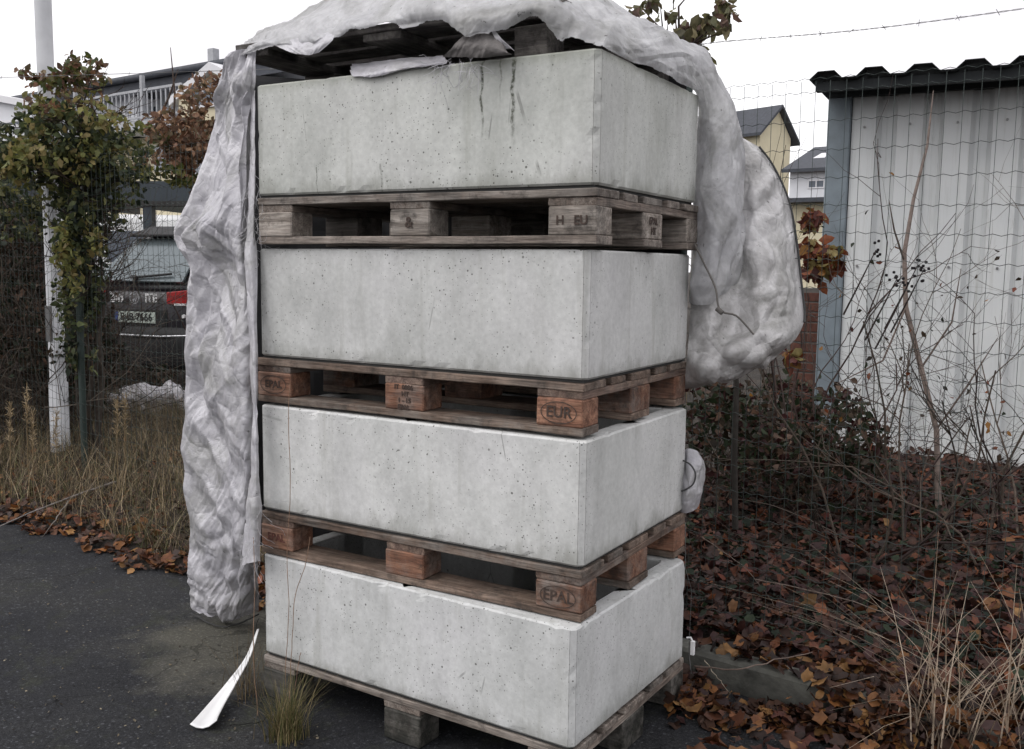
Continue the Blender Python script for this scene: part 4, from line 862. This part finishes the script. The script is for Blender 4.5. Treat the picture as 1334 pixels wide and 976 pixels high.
def shrub(name, base, n, ln, r, depth, label, cat, group=None, lean=(0, 0, 1), spread=.35, cols=((.05, .038, .03), (.09, .07, .055), (.035, .022, .02)), nch=3, br_spread=.6, part='branch'):
    root = empty(name, tuple(base), 0, label, cat, group); tips = []
    for k in range(n):
        m = MB(); d = Vector(lean)+Vector(rng.normal(0, spread, 3)); d.z = abs(d.z)
        branch(m, Vector((random.uniform(-.05, .05), random.uniform(-.05, .05), -.05)), d, ln*random.uniform(.7, 1.2), r, depth, br_spread, nch, .1, random.choice(cols), 6, .2, tips); m.build(part, M['bark'], root)
    return root, tips
# ivy clad post at left
iv = at(118, 360, 6.35); gI = .06
ivy = empty('ivy_column', (0, 0, 0), 0, 'ivy smothered post at left with green and yellowing leaves, wide leafy head', 'ivy')
m = MB(); 
for k in range(9):
    a = random.uniform(0, 6.28); o_ = Vector((iv.x+.07*math.cos(a), iv.y+.07*math.sin(a), gI-.1)); q = [o_]
    for s_ in range(16): q.append(Vector((iv.x-.04+.055*math.cos(a+s_*.35)*(1+.08*s_), iv.y+.055*math.sin(a+s_*.35)*(1+.05*s_), gI+s_*.155))+Vector(rng.normal(0, .012, 3)))
    m.tube(q, [.020-.001*k2 for k2 in range(17)], 5, (.05, .04, .032), False)
for k in range(90):
    h_ = random.uniform(1.2, 2.5); branch(m, (iv.x, iv.y, h_), Vector((random.uniform(-1, 1), random.uniform(-1, 1), random.uniform(-.1, .35))), random.uniform(.2, .42), .005, 1, .6, 3, .1, (.05, .035, .03), 4)
m.build('trunk', M['bark'], ivy)
D = 6.3
foliage('crown', [(100, 190, D, 66, 58, .4, 1150), (60, 200, D, 62, 40, .35, 560), (106, 260, D, 46, 70, .25, 1000), (104, 340, D, 32, 75, .2, 720), (106, 430, D, 24, 60, .18, 230), (12, 200, D, 50, 30, .3, 450), (150, 210, D, 40, 60, .3, 700)], .053, PAL['ivy'], ivy)
foliage('yellow_leaves', [(100, 170, D-.2, 75, 45, .3, 380), (60, 215, D-.2, 70, 35, .3, 420), (100, 320, D-.2, 28, 60, .15, 220)], .052, PAL['yel'], ivy)
foliage('upper_leaves', [(96, 132, D, 60, 32, .35, 380), (112, 92, D, 35, 16, .2, 190), (55, 98, D, 26, 9, .15, 60), (40, 92, D, 14, 6, .1, 26)], .055, PAL['rus'][3:]+PAL['olv']+PAL['rus'][:2]+[(.24, .18, .10)], ivy)
hp = at(0, 355, 10.5); hedge = empty('backing_hedge', (hp.x, hp.y, 0), 0, 'added dark hedge behind the bramble thicket at the left edge', 'hedge')  # added backing that hides the bright wall showing through the thicket
foliage('foliage', [(-10, 320, 10.5, 90, 75, .7, 3500), (40, 420, 10.5, 90, 60, .7, 2500)], .11, PAL['dark']+PAL['twig'][:1], hedge)
m = MB()
for k in range(30): b_ = at(random.uniform(-90, 90), 355, 10.5); b_.z = 0; branch(m, b_, (0, 0, 1), 1.5, .02, 1, .5, 3, 0, (.05, .04, .03), 5)
m.build('stems', M['bark'], hedge)
# russet bush between ivy and sheet
bb = at(235, 355, 8.2); bush = empty('russet_bush', (0, 0, 0), 0, 'russet leaved bush between the ivy column and the hanging sheet', 'bush')
m = MB()
for k in range(8): branch(m, (bb.x+.72+random.uniform(-.12, .12), bb.y+.1, -.05), (random.uniform(-.5, -.1), random.uniform(-.2, .2), 1.9), random.uniform(1.3, 1.7), .014, 0, .4, 2, .2, (.06, .04, .035), 7)
for (a, b) in (((225, 190, 8), (222, 62, 8)), ((200, 170, 8), (232, 90, 8)), ((185, 210, 8), (160, 170, 8))): mb_ = MB(); mb_.tube([at(*a), (at(*a)+at(*b))/2+Vector((.04, 0, .02)), at(*b)], [.012, .009, .003], 5, (.07, .05, .04)); mb_.build('branch', M['bark'], bush)
m.build('branches', M['bark'], bush)
D = 8.
foliage('crown', [(240, 178, D, 50, 32, .5, 760), (275, 130, D, 28, 45, .4, 330), (215, 205, D, 40, 25, .4, 200), (262, 225, D, 28, 42, .4, 520), (290, 95, D, 12, 14, .2, 80)], .066, PAL['rus'], bush)
foliage('green_leaves', [(215, 228, D-.2, 48, 12, .3, 260), (190, 190, D-.2, 30, 30, .3, 80)], .06, PAL['olv'], bush)
# thicket far left
th = at(20, 400, 7.2); thick = empty('bramble_thicket', (0, 0, 0), 0, 'dark tangled bramble thicket behind the fence at the left edge', 'bramble')
m = MB()
for k in range(230):
    b_ = at(random.uniform(-60, 118), 355, random.uniform(6.95, 8.3)); b_.z = .05; branch(m, b_, (random.uniform(-.6, .35), random.uniform(-.5, .5), 1), random.uniform(.6, 1.7), .006, 2, .7, 4, 0, random.choice(PAL['twig']+[(.035, .025, .022), (.12, .10, .08)]), 6, .25)
m.build('stems', M['bark'], thick)
foliage('leaves', [(20, 330, 7.6, 75, 80, .5, 3000), (30, 430, 7.4, 90, 60, .6, 2600), (95, 390, 7.6, 45, 90, .4, 1800), (90, 460, 7.2, 60, 45, .5, 900), (110, 500, 7.2, 40, 22, .4, 300), (190, 490, 9.3, 80, 14, .1, 300)], .05, PAL['dark']+PAL['rus'][3:4], thick)
m = MB()
for k in range(110):
    b_ = at(random.uniform(130, 320), 355, random.uniform(6.6, 8.3)); b_.z = .05; branch(m, b_, (random.uniform(-.6, .6), random.uniform(-.5, .5), 1), random.uniform(.12, .3), .004, 2, .7, 4, 0, random.choice(PAL['twig']+[(.16, .13, .09)]), 5, .25)
m.build('low_stems', M['bark'], thick)
foliage('ivy_leaves', [(45, 250, 7.0, 60, 26, .4, 500), (20, 290, 7.0, 40, 26, .4, 300)], .058, PAL['ivy']+PAL['yel'][:1], thick)
# tree whose leafy twigs show above the right shoulder of the sheet
tr = at(880, 355, 5.2); tree = empty('pear_tree', (0, 0, 0), 0, 'small tree with drooping green and brown leaves against the sky above the sheet', 'tree')
m = MB(); m.tube([(tr.x, tr.y, -.1), (tr.x+.03, tr.y, 1), (tr.x-.02, tr.y, 2), at(880, 40, 5.2)], [.05, .04, .03, .012], 8, (.06, .045, .04))
for (x_, y_) in ((835, 10), (860, 5), (900, -10), (930, 25), (945, 40), (925, 75), (905, 45), (870, 30), (945, 5), (900, 70)):
    a = at(885, 70, 5.2); b_ = at(x_, y_, 5.2+random.uniform(-.3, .3)); m.tube([a, (a+b_)/2+Vector(rng.normal(0, .03, 3)), b_], [.009, .006, .002], 4, (.05, .035, .03), False)
m.build('trunk', M['bark'], tree)
foliage('crown', [(885, 34, 5.2, 36, 24, .3, 120), (922, 52, 5.2, 28, 32, .3, 75), (845, 12, 5.2, 28, 13, .25, 40), (930, 14, 5.2, 24, 16, .25, 40), (890, 60, 5.3, 30, 26, .3, 80)], .072, [(.16, .15, .07), (.12, .12, .06), (.13, .08, .06), (.10, .09, .05), (.20, .17, .09)], tree, hang=1.3)
# red leaved shrub between sheet and container
rs_ = at(1062, 355, 5.3); reds = empty('red_leaved_shrub', (0, 0, 0), 0, 'shrub with a few red and yellow leaves between the tarpaulin and the container', 'shrub')
m = MB()
for k in range(7): branch(m, (rs_.x+random.uniform(-.1, .1), rs_.y, 0), (random.uniform(-.25, .25), random.uniform(-.2, .2), 1.4), random.uniform(1.2, 1.75), .009, 2, .5, 3, .1, (.06, .04, .035), 7)
m.build('branches', M['bark'], reds)
foliage('crown', [(1055, 285, 5.2, 16, 14, .12, 50), (1065, 330, 5.2, 24, 34, .15, 130), (1072, 345, 5.2, 30, 14, .15, 50), (1020, 462, 4.4, 14, 9, .1, 30)], .075, PAL['red']+PAL['yel'][2:], reds, hang=.8)
# dark evergreen undergrowth in front of the container
ug = empty('evergreen_undergrowth', (0, 0, 0), 0, 'dark evergreen undergrowth with twigs at the foot of the container', 'undergrowth')
m = MB()
for k in range(60):
    b_ = at(random.uniform(890, 1180), 355, random.uniform(4.9, 6.3)); b_.z = .08; branch(m, b_, (random.uniform(-.7, .7), random.uniform(-.5, .5), 1), random.uniform(.3, .65), .005, 2, .8, 3, 0, random.choice(PAL['twig']+[(.035, .025, .022)]), 5, .22)
m.tube([at(958, 690, 4.0), at(957, 600, 4.05), at(960, 500, 4.1), at(950, 430, 4.2)], [.014, .013, .011, .008], 7, (.03, .026, .022))
m.build('stems', M['bark'], ug)
foliage('leaves', [(950, 565, 5.4, 80, 60, .6, 1100), (1040, 600, 5.2, 70, 40, .5, 700), (1110, 565, 5.1, 45, 52, .4, 600), (1010, 530, 5.8, 80, 40, .4, 800), (930, 520, 4.9, 36, 30, .3, 220), (1200, 665, 5.2, 120, 16, .4, 260)], .050, PAL['dark']+PAL['rus'][3:4]+PAL['ivy'][2:3]+[(.05, .018, .018)], ug)
# bare shrubs in front of the container, each stem a branch
for (px, dp, n, ln, lab, lean, br) in (
        (1130, 4.2, 6, 1.25, 'bare dark shrub with black berries in front of the container corner', (.35, 0, 1), 3),
        (1215, 4.4, 3, 1.1, 'bare brown shrub growing in the middle of the container wall', (.15, .1, 1), 3),
        (1300, 4.1, 4, 1.15, 'bare thorny shrub at the right edge of the photo', (.25, 0, 1), 3),
        (1350, 4.6, 4, 1.2, 'bare arching shrub cut by the right edge in front of the container', (-.45, 0, 1), 3)):
    b_ = at(px, 355, dp); b_.z = .1
    root, tips = shrub('bare_shrub', b_, n, ln, .0075, 3, lab, 'shrub', 'bare shrubs in front of the container', lean, .38, nch=br, br_spread=.55)
    if px in (1130,):
        for q in (at(1141, 326, 4.1), at(1170, 360, 4.1), at(1196, 345, 4.1), at(1204, 350, 4.1), at(1183, 372, 4.1)):
            q = q-b_
            m = MB(); m.tube([q-Vector((.12, 0, .28)), q-Vector((.05, 0, .12)), q], [.005, .004, .002], 4, (.035, .025, .022), False); m.build('branch', M['bark'], root)
            for k in range(7):
                m = MB(); c_ = q+Vector(rng.normal(0, .02, 3)); m.tube([c_-Vector((0, 0, .006)), c_-Vector((0, 0, .004)), c_+Vector((0, 0, .004)), c_+Vector((0, 0, .006))], [.003, .0065, .0065, .003], 6, (.012, .01, .012)); m.build('berry', M['bark'], root)
    fv = [t_ for t_ in tips if random.random() < .22]
    if fv:
        V, F, T = leaf_cloud(np.array([tuple(t_) for t_ in fv]), np.full(len(fv), .03), PAL['red']+PAL['dark']); np_mesh('leaves', V, F, M['leaf'], T, root)
# pale upright sapling
sp_ = empty('sapling', tuple(hitz(1222, 640, .1)), 0, 'pale upright sapling stem rising in front of the container wall', 'sapling')
m = MB(); dS = 5.2; m.tube([at(*p)-sp_.location for p in ((1224, 690, dS), (1222, 640, dS), (1220, 560, dS), (1200, 480, dS), (1180, 400, dS), (1178, 330, dS), (1190, 260, dS), (1208, 190, dS), (1216, 118, dS))], [.019, .017, .014, .014, .013, .012, .009, .007, .002], 8, (.19, .15, .13)); m.build('stem', M['bark'], sp_)
for (a, b, c_) in (((1180, 400), (1150, 470), (1090, 500)), ((1220, 560), (1262, 500), (1300, 440)), ((1200, 480), (1240, 420), (1252, 350)), ((1178, 340), (1165, 300), (1158, 260))):
    m = MB(); m.tube([at(*a, dS)-sp_.location, at(*b, dS-.1)-sp_.location, at(*c_, dS-.15)-sp_.location], [.006, .005, .002], 5, (.13, .10, .085), False); m.build('twig', M['bark'], sp_)
sapl = at(205, 100, 8)

# ------------------------------------------------------------------ grass, litter, leaves on the ground
def blades(name, P, H, W_, pal, lean=.35, mat=None, curl=.5, parent=None):
    n = len(P); a = rng.uniform(0, 6.283, n); d = np.stack([np.cos(a), np.sin(a), np.zeros(n)], 1); s_ = np.stack([-np.sin(a), np.cos(a), np.zeros(n)], 1)
    ln = np.abs(rng.normal(lean, lean*.5, n))[:, None]; H = H[:, None]; up = np.array([0, 0, 1.]); lv = []; K = 5
    for k in range(K):
        t_ = k/(K-1); c_ = P+up*H*(t_-curl*.35*ln*t_*t_)+d*H*ln*(t_**1.8); w_ = W_*(1-t_*.85)
        lv += [c_-s_*w_, c_+s_*w_]
    V = np.stack(lv, 1).reshape(-1, 3); b = np.arange(n)[:, None]*2*K
    F = np.concatenate([b+np.array([[2*k, 2*k+1, 2*k+3, 2*k+2]]) for k in range(K-1)], 1).reshape(-1, 4)
    pal = np.array(pal); T = np.repeat(pal[rng.integers(len(pal), size=n)]*rng.uniform(.6, 1.3, (n, 1)), K-1, 0); return np_mesh(name, V, F, mat or M['straw'], T, parent)
def scat(n, x0, x1, d0, d1, clump=.12, nc=None, pw=1.):
    nc = nc or max(4, n//12); cx = rng.uniform(x0, x1, nc); cdn = d0+(d1-d0)*rng.uniform(0, 1, nc)**pw; i = rng.integers(nc, size=n)
    x = cx[i]+rng.normal(0, clump, n); dd = np.maximum(d0, cdn[i]+rng.normal(0, clump, n))
    return np.array([(a, edge(a)+b, gh(a, edge(a)+b)-.005) for a, b in zip(x, dd)])
P = scat(26000, -7.5, -.25, .14, 2.6, .10); o = blades('dry_grass', P, rng.uniform(.08, .32, len(P))*(.6+.7*rng.random(len(P))), .0017, PAL['straw']+[(.08, .06, .04)]*2, .75); tag(o, 'matted dry grass covering the verge left of the stack', 'grass', kind='stuff')
P = scat(6500, -10, -1.2, 1.5, 7, .2); q_ = P-CAM; pxs = 667+FOC*(q_@AR)/(q_@AF); o = blades('tall_grass', P, rng.uniform(.15, .42, len(P))*np.where((pxs > 135) & (pxs < 250), .4, 1), .0032, PAL['straw'][2:]+[(.05, .045, .03)]*3+[(.03, .025, .02)]*2, .35); tag(o, 'taller dark dead grass behind the fence at left', 'grass', kind='stuff')
P = scat(3200, -5.5, -.3, .12, 1.5, .08); o = blades('green_grass', P, rng.uniform(.05, .2, len(P)), .0018, [(.07, .08, .03), (.10, .10, .04), (.05, .06, .025)], .5); tag(o, 'thin green grass mixed into the dry verge', 'grass', kind='stuff')
# straw plumes standing at far left
for (px, py, h_, lab) in ((10, 545, .45, 'leftmost dry grass plume'), (32, 520, .48, 'feathery tan grass plume second from the left edge'), (40, 560, .36, 'short tan grass plume near the left edge'), (70, 560, .38, 'tan grass plume just right of the pale post foot'), (150, 545, .35, 'thin plume below the parked car'), (160, 540, .36, 'thin plume right below the car number plate')):
    p = at(px, py, 5.6); r_ = empty('grass_plume', (p.x, p.y, p.z-h_), 0, lab, 'grass plume', 'dry grass plumes on the left verge')
    m = MB(); m.tube([(0, 0, -.2), (.01, 0, h_*.6), (.03, .0, h_+.1)], .002, 4, (.3, .22, .12)); m.build('stalk', M['straw'], r_)
    c_ = np.array([(.01+.02*t_, 0, h_*.7+t_*.22) for t_ in rng.uniform(0, 1, 90)])+rng.normal(0, .004, (90, 3)); V, F, T = leaf_cloud(c_, np.full(90, .035), PAL['straw'][:3], asp=.12, hang=-1.5); np_mesh('seed_head', V, F, M['straw'], T, r_)
# fallen leaves
def litter_pts(n, x0, x1, d0, d1, lift=.03, pw=1.2):
    x = rng.uniform(x0, x1, n); dd = d0+(d1-d0)*rng.uniform(0, 1, n)**pw
    return np.array([(a, edge(a)+b, max(.0, gh(a, edge(a)+b))+random.uniform(.004, lift)) for a, b in zip(x, dd)])
def big_leaf(P, size, pal, tilt=.35):
    """lobed curled dead leaves, 9 vertices, 8 triangles"""
    n = len(P); a = rng.uniform(0, 6.283, n); nrm = np.stack([rng.normal(0, tilt, n), rng.normal(0, tilt, n), np.ones(n)], 1); nrm /= np.linalg.norm(nrm, axis=1)[:, None]
    e = np.stack([np.cos(a), np.sin(a), np.zeros(n)], 1); u = e-nrm*(e*nrm).sum(1)[:, None]; u /= np.linalg.norm(u, axis=1)[:, None]; v = np.cross(nrm, u); lv = [P+nrm*0]
    shape = [(1., 0), (.55, .42), (.72, .95), (.15, .55), (-.6, .75), (-.45, 0.), (-.6, -.75), (.15, -.55), (.72, -.95), (.55, -.42)]
    cu = rng.uniform(-.9, 1.1, n)[:, None]; S_ = (size*.5)[:, None]; lob = rng.uniform(0, 1, (n, 1))**.7; wf = rng.uniform(.45, 1.05, (n, 1))
    ov = [(1., 0), (.80, .36), (.42, .62), (0., .72), (-.5, .55), (-.8, 0.), (-.5, -.55), (0., -.72), (.42, -.62), (.80, -.36)]
    for (xa_, ya_), (xo_, yo_) in zip(shape, ov):
        x = xa_*(1-lob)+xo_*lob; y = (ya_*(1-lob)+yo_*lob)*wf
        jx, jy = x+rng.normal(0, .1, (n, 1)), y+rng.normal(0, .1, (n, 1)); lv.append(P+S_*(u*jx+v*jy+nrm*(cu*(jx*jx*.4+jy*jy*.8)+rng.normal(0, .09, (n, 1)))))
    K = len(lv); V = np.stack(lv, 1).reshape(-1, 3); b = np.arange(n)[:, None]*K
    F = np.concatenate([b+np.array([[0, 1+k, 1+(k+1) % 10]]) for k in range(10)], 1).reshape(-1, 3)
    pal = np.array(pal); T = np.repeat(pal[rng.integers(len(pal), size=n)]*rng.uniform(.55, 1.3, (n, 1)), 10, 0); return V, F, T
def litter(name, P, size, pal, label, **kw):
    V, F, T = big_leaf(P, size, pal, **kw); o = np_mesh(name, V, F, M['litter'], T); return tag(o, label, 'leaves', kind='stuff')
P = litter_pts(15000, .3, 4.2, -.02, 5.0, .05, 1.7); litter('leaf_litter', P, rng.uniform(.03, .085, len(P)), [(1.02*c[0], .95*c[1], c[2]) for c in PAL['lit'][1:5]+PAL['lit'][2:5]+PAL['lit'][6:7]*2+PAL['lit'][:2]], 'dark brown leaf litter behind the kerb and under the shrubs', tilt=.6)
P = litter_pts(5200, -7, -.2, -.0, 2.0, .04, 1.6); litter('verge_litter', P, rng.uniform(.03, .075, len(P)), PAL['lit'][:6]+PAL['lit'][2:4], 'brown leaves between the dry grass on the left verge', tilt=.5)
P = litter_pts(520, -7, -.6, -.03, .22, .03, 1); litter('edge_litter', P, rng.uniform(.045, .085, len(P)), [PAL['lit'][0], PAL['lit'][5], PAL['lit'][7], (.2, .08, .05), PAL['lit'][4]], 'orange brown leaves along the edge between verge and asphalt', tilt=.45)
def ivy_ground():
    P = litter_pts(1500, .6, 3.4, .05, 3.2, .10, 1.3); V, F, T = big_leaf(P, rng.uniform(.035, .06, len(P)), [(.018, .032, .016), (.03, .045, .022), (.012, .022, .012)], .4); tag(np_mesh('ivy_cover', V, F, M['leaf'], T), 'low dark ivy creeping through the leaf litter at right', 'ivy', kind='stuff')
ivy_ground()
# in front of the kerb and beside the pallet foot
def front_pts(boxes):
    out = []
    for (px, py, rx, ry, n, h_) in boxes:
        for k in range(n):
            p = hitz(px+random.gauss(0, rx), py+random.gauss(0, ry), 0)
            if p.y < ky(p.x)-.01 and p.y > -.5 and not (-.03 < p.x < 1.23 and -.03 < p.y < .8): out.append((p.x, p.y, .004+abs(random.gauss(0, h_))))
    return np.array(out)
P = front_pts([(900, 905, 24, 16, 260, .03), (1010, 935, 60, 10, 380, .012), (1190, 950, 60, 20, 900, .05), (1280, 930, 60, 25, 700, .07), (900, 880, 14, 12, 60, .02)])
litter('heap_litter', P, rng.uniform(.035, .07, len(P)), [tuple(.75*q for q in c) for c in PAL['lit']+PAL['lit'][1:5]], 'heap of brown leaves against the kerb right of the stack', tilt=.6)
# the largest nearest leaves, one by one
pts = []
while len(pts) < 210:
    px, py = random.uniform(905, 1334), random.uniform(690, 970); p = hitz(px, py, .15)
    if p.y > ky(p.x)+.12: pts.append((p.x, p.y, gh(p.x, p.y)+random.uniform(.03, .06)))
    elif p.y < ky(p.x)-.05 and p.x > 1.3: pts.append((p.x, p.y, .03))
for k, p in enumerate(pts):
    c_ = random.choice([(.13, .05, .02), (.19, .085, .03), (.09, .034, .018), (.12, .036, .022), (.06, .026, .018), (.22, .12, .045), (.05, .02, .016)])
    V, F, T = big_leaf(np.array([(0, 0, 0.)]), np.array([random.uniform(.05, .095)]), [c_], .5); o = np_mesh('leaf', V, F, M['litter'], T, VERGE); o.location = p
for k, (px, py) in enumerate([(895, 905), (905, 925), (880, 915), (917, 912), (905, 893), (928, 915), (940, 925), (1190, 955), (75, 648), (40, 655), (125, 672), (160, 678), (205, 690), (22, 665), (105, 660), (60, 670), (180, 690)]):
    p = hitz(px, py, .03 if px > 500 else .05); V, F, T = big_leaf(np.array([(0, 0, 0.)]), np.array([random.uniform(.07, .1)]), [random.choice([(.30, .16, .06), (.26, .11, .05), (.22, .1, .05)])], .4); o = np_mesh('leaf', V, F, M['litter'], T, VERGE); o.location = p
P = []
for k in range(70): x = random.uniform(kp0.x, kp1.x); P.append((x, ky(x)+random.uniform(0, .13), .115+random.uniform(0, .02)))
for k in range(900):
    x = kp1.x-.12+abs(random.gauss(0, .6)); P.append((x, ky(x)+random.uniform(-.16, .25), .085+random.uniform(.01, .06)))
P = np.array(P); P[:, 2] = np.where(P[:, 1] < np.array([ky(x) for x in P[:, 0]]), P[:, 2]*np.clip(1+(P[:, 1]-np.array([ky(x) for x in P[:, 0]]))/.17, .15, 1), P[:, 2])
litter('kerb_litter', P, rng.uniform(.04, .08, len(P)), [tuple(.7*q for q in c) for c in PAL['lit']], 'brown leaves spilling over the kerb at the lower right', tilt=.6)
# small crumbs on the asphalt
P = []
for k in range(320):
    p = hitz(random.uniform(0, 420), random.uniform(700, 975), 0); P.append((p.x, p.y, .004))
P = np.array(P); litter('crumbs', P, rng.uniform(.004, .016, len(P)), [(.2, .17, .12), (.1, .08, .05), (.05, .04, .03)], 'tiny leaf crumbs and grit on the dark asphalt', tilt=.5)
# straw tuft bottom right, tuft at the foot of the stack
def tuft(name, base, n, h0, h1, w_, pal, lean, label, r=.05):
    root = empty(name, tuple(base), 0, label, 'grass tuft'); P = rng.normal(0, r, (n, 3)); P[:, 2] = -.02; blades('blades', P, rng.uniform(h0, h1, n), w_, pal, lean, parent=root); return root
tuft('straw_tuft', hitz(1215, 965, .05), 60, .25, .62, .0026, [(.34, .27, .2), (.42, .34, .26), (.24, .18, .13)], .85, 'pale dry straw tuft with arching blades at the lower right', .055)
tuft('straw_tuft', hitz(1325, 955, .1), 40, .25, .66, .0026, [(.34, .27, .2), (.42, .34, .26), (.24, .18, .13)], .85, 'second pale straw tuft cut by the right edge of the photo', .06)
tuft('grass_tuft', hitz(374, 960, .0), 330, .08, .24, .0016, [(.19, .15, .07), (.12, .11, .04), (.08, .09, .03), (.24, .19, .10)], .45, 'tan and green grass tuft at the left foot of the stack', .028)
tuft('grass_tuft', hitz(322, 905, .0), 60, .10, .30, .0013, [(.19, .14, .08), (.12, .09, .05)], .4, 'thin dry grass wisps beside the white plastic strip', .03)
# long thin stalks in front of the left corner
stk = empty('dry_stalks', tuple(hitz(374, 940, 0)), 0, 'thin dry stalks climbing in front of the lowest trough at its left end', 'stalks')
for pts_ in (((374, 925), (372, 880), (376, 800), (374, 720), (378, 640), (376, 540), (378, 500)), ((376, 920), (380, 850), (384, 780), (398, 735), (404, 700)), ((380, 915), (388, 870), (392, 850)), ((336, 900), (330, 850), (332, 760), (330, 700))):
    q = []
    for k_, (x_, y_) in enumerate(pts_): q.append(hity(x_, y_, -.035-.0*k_) if x_ > 345 else at(x_, y_, 3.12))
    q[0].z = -.01
    m = MB(); m.tube([p-stk.location for p in wiggle(q, 30, .003)], .0011, 4, (.34, .22, .15), False); m.build('stalk', M['straw'], stk)
# litter objects
def crumpled(name, p, r, sz, mat, label, cat, squash=.5):
    bm = bmesh.new(); bmesh.ops.create_icosphere(bm, subdivisions=4, radius=r)
    for v in bm.verts:
        d = v.co.normalized(); k = 1+.9*noise.noise(d*2.2+Vector((sz, 0, 0)))+.5*(noise.voronoi(d*3+Vector((sz, 0, 0)))[0][1]-noise.voronoi(d*3+Vector((sz, 0, 0)))[0][0])-.25*abs(noise.noise(d*8)); v.co = Vector((d.x*r*k*1.3, d.y*r*k, max(-.01, d.z*r*k*squash)))
    me = bpy.data.meshes.new(name); bm.to_mesh(me); bm.free(); me.materials.append(mat); o = put(name, me); o.location = p; return tag(o, label, cat)
cp = at(185, 538, 8.7); crumpled('crumpled_plastic', (cp.x, cp.y, cp.z), .24, 2.2, M['fleece'], 'crumpled white plastic lying in the grass behind the fence below the car', 'plastic', .75)
cp = at(222, 534, 8.9); crumpled('crumpled_plastic', (cp.x, cp.y, cp.z), .18, 7.2, M['fleece'], 'smaller wad of white plastic right beside the larger one behind the fence', 'plastic', 1.)
crumpled('paper_scrap', hitz(204, 722, .02), .028, 4.1, plain('paper', (.7, .7, .68), .7), 'small white scrap on the asphalt left of the hanging sheet', 'scrap', .6)
cl = hity(902, 843, .80); m = MB(); m.box(-.006, .008, -.006, .006, -.028, .022); m.tube([(0, 0, .02), (-.006, -.004, .034), (-.02, -.004, .03)], .004, 6); o = m.build('plastic_clip', plain('clip_white', (.8, .8, .8), .4), None, .002); o.location = cl; tag(o, 'small white plastic clip at the back right corner of the lowest trough', 'clip')
m = MB(); m.tube([cl+Vector((-.012, 0, .02)), cl+Vector((-.01, 0, .2)), at(893, 740, 3.2), at(893, 680, 3.2)], .001, 4); m.tube([cl+Vector((-.012, 0, .02)), cl+Vector((-.01, .0, -.04)), cl+Vector((0, 0, -.1))], .002, 4)
tag(m.build('string', M['galv']), 'thin string hanging at the back right corner of the stack above the clip', 'string')
# pale fallen branches and long twigs
def twig(name, pts, r, col, label, cat='twig'):
    m = MB(); m.tube(wiggle(pts, 24, .01), [r*(1-.6*k/24) for k in range(25)], 5, col, False); return tag(m.build(name, M['bark']), label, cat)
twig('twig', [hitz(150, 628, .12), hitz(100, 645, .1), hitz(40, 668, .08), hitz(-10, 690, .05)], .008, (.22, .2, .19), 'pale grey fallen branch on the leaves at the left edge of the verge')
twig('twig', [hitz(90, 652, .1), hitz(70, 680, .1), hitz(55, 700, .02)], .004, (.2, .18, .16), 'short pale twig crossing the fallen branch at left')
twig('twig', [hitz(985, 755, .2), hitz(1080, 775, .24), hitz(1160, 800, .26), hitz(1225, 815, .22)], .0028, (.22, .17, .14), 'long thin pale twig arching over the leaf litter at right')
twig('twig', [hitz(915, 700, .2), hitz(970, 740, .22), hitz(1010, 790, .18)], .0025, (.14, .11, .09), 'thin brown twig slanting over the litter near the stack')
twig('twig', [hitz(905, 868, .1), hitz(960, 872, .14), hitz(1010, 860, .16), hitz(1060, 850, .17)], .0035, (.16, .12, .1), 'brown twig lying along the top of the kerb')
twig('twig', [hitz(918, 860, .12), hitz(940, 890, .06), hitz(952, 905, .02)], .002, (.3, .26, .2), 'short straw coloured twig hanging over the kerb face')
twig('twig', [hitz(1130, 720, .2), hitz(1080, 690, .35), hitz(1010, 660, .4), hitz(960, 650, .35)], .003, (.1, .08, .065), 'dark arching twig among the undergrowth at right')
# put each of these roots at its thing's base; the children keep their places in the world
def rebase(root, loc):
    root.location = loc
    for ch in root.children: ch.matrix_parent_inverse = Matrix.Translation(-Vector(loc))
for r_, l_ in ((shroot, shroot.location.copy()), (tarp, tarp.location.copy()), (br_, br_.location.copy()), (fence, fence.location.copy()), (ivy, (iv.x, iv.y, .05)),
               (bush, (bb.x, bb.y, .05)), (thick, (th.x, th.y, .05)), (hedge, (hp.x, hp.y, 0)), (tree, (tr.x, tr.y, .05)), (reds, (rs_.x, rs_.y, .05)), (ug, (at(1050, 355, 5).x, at(1050, 355, 5).y, .08))): rebase(r_, l_)
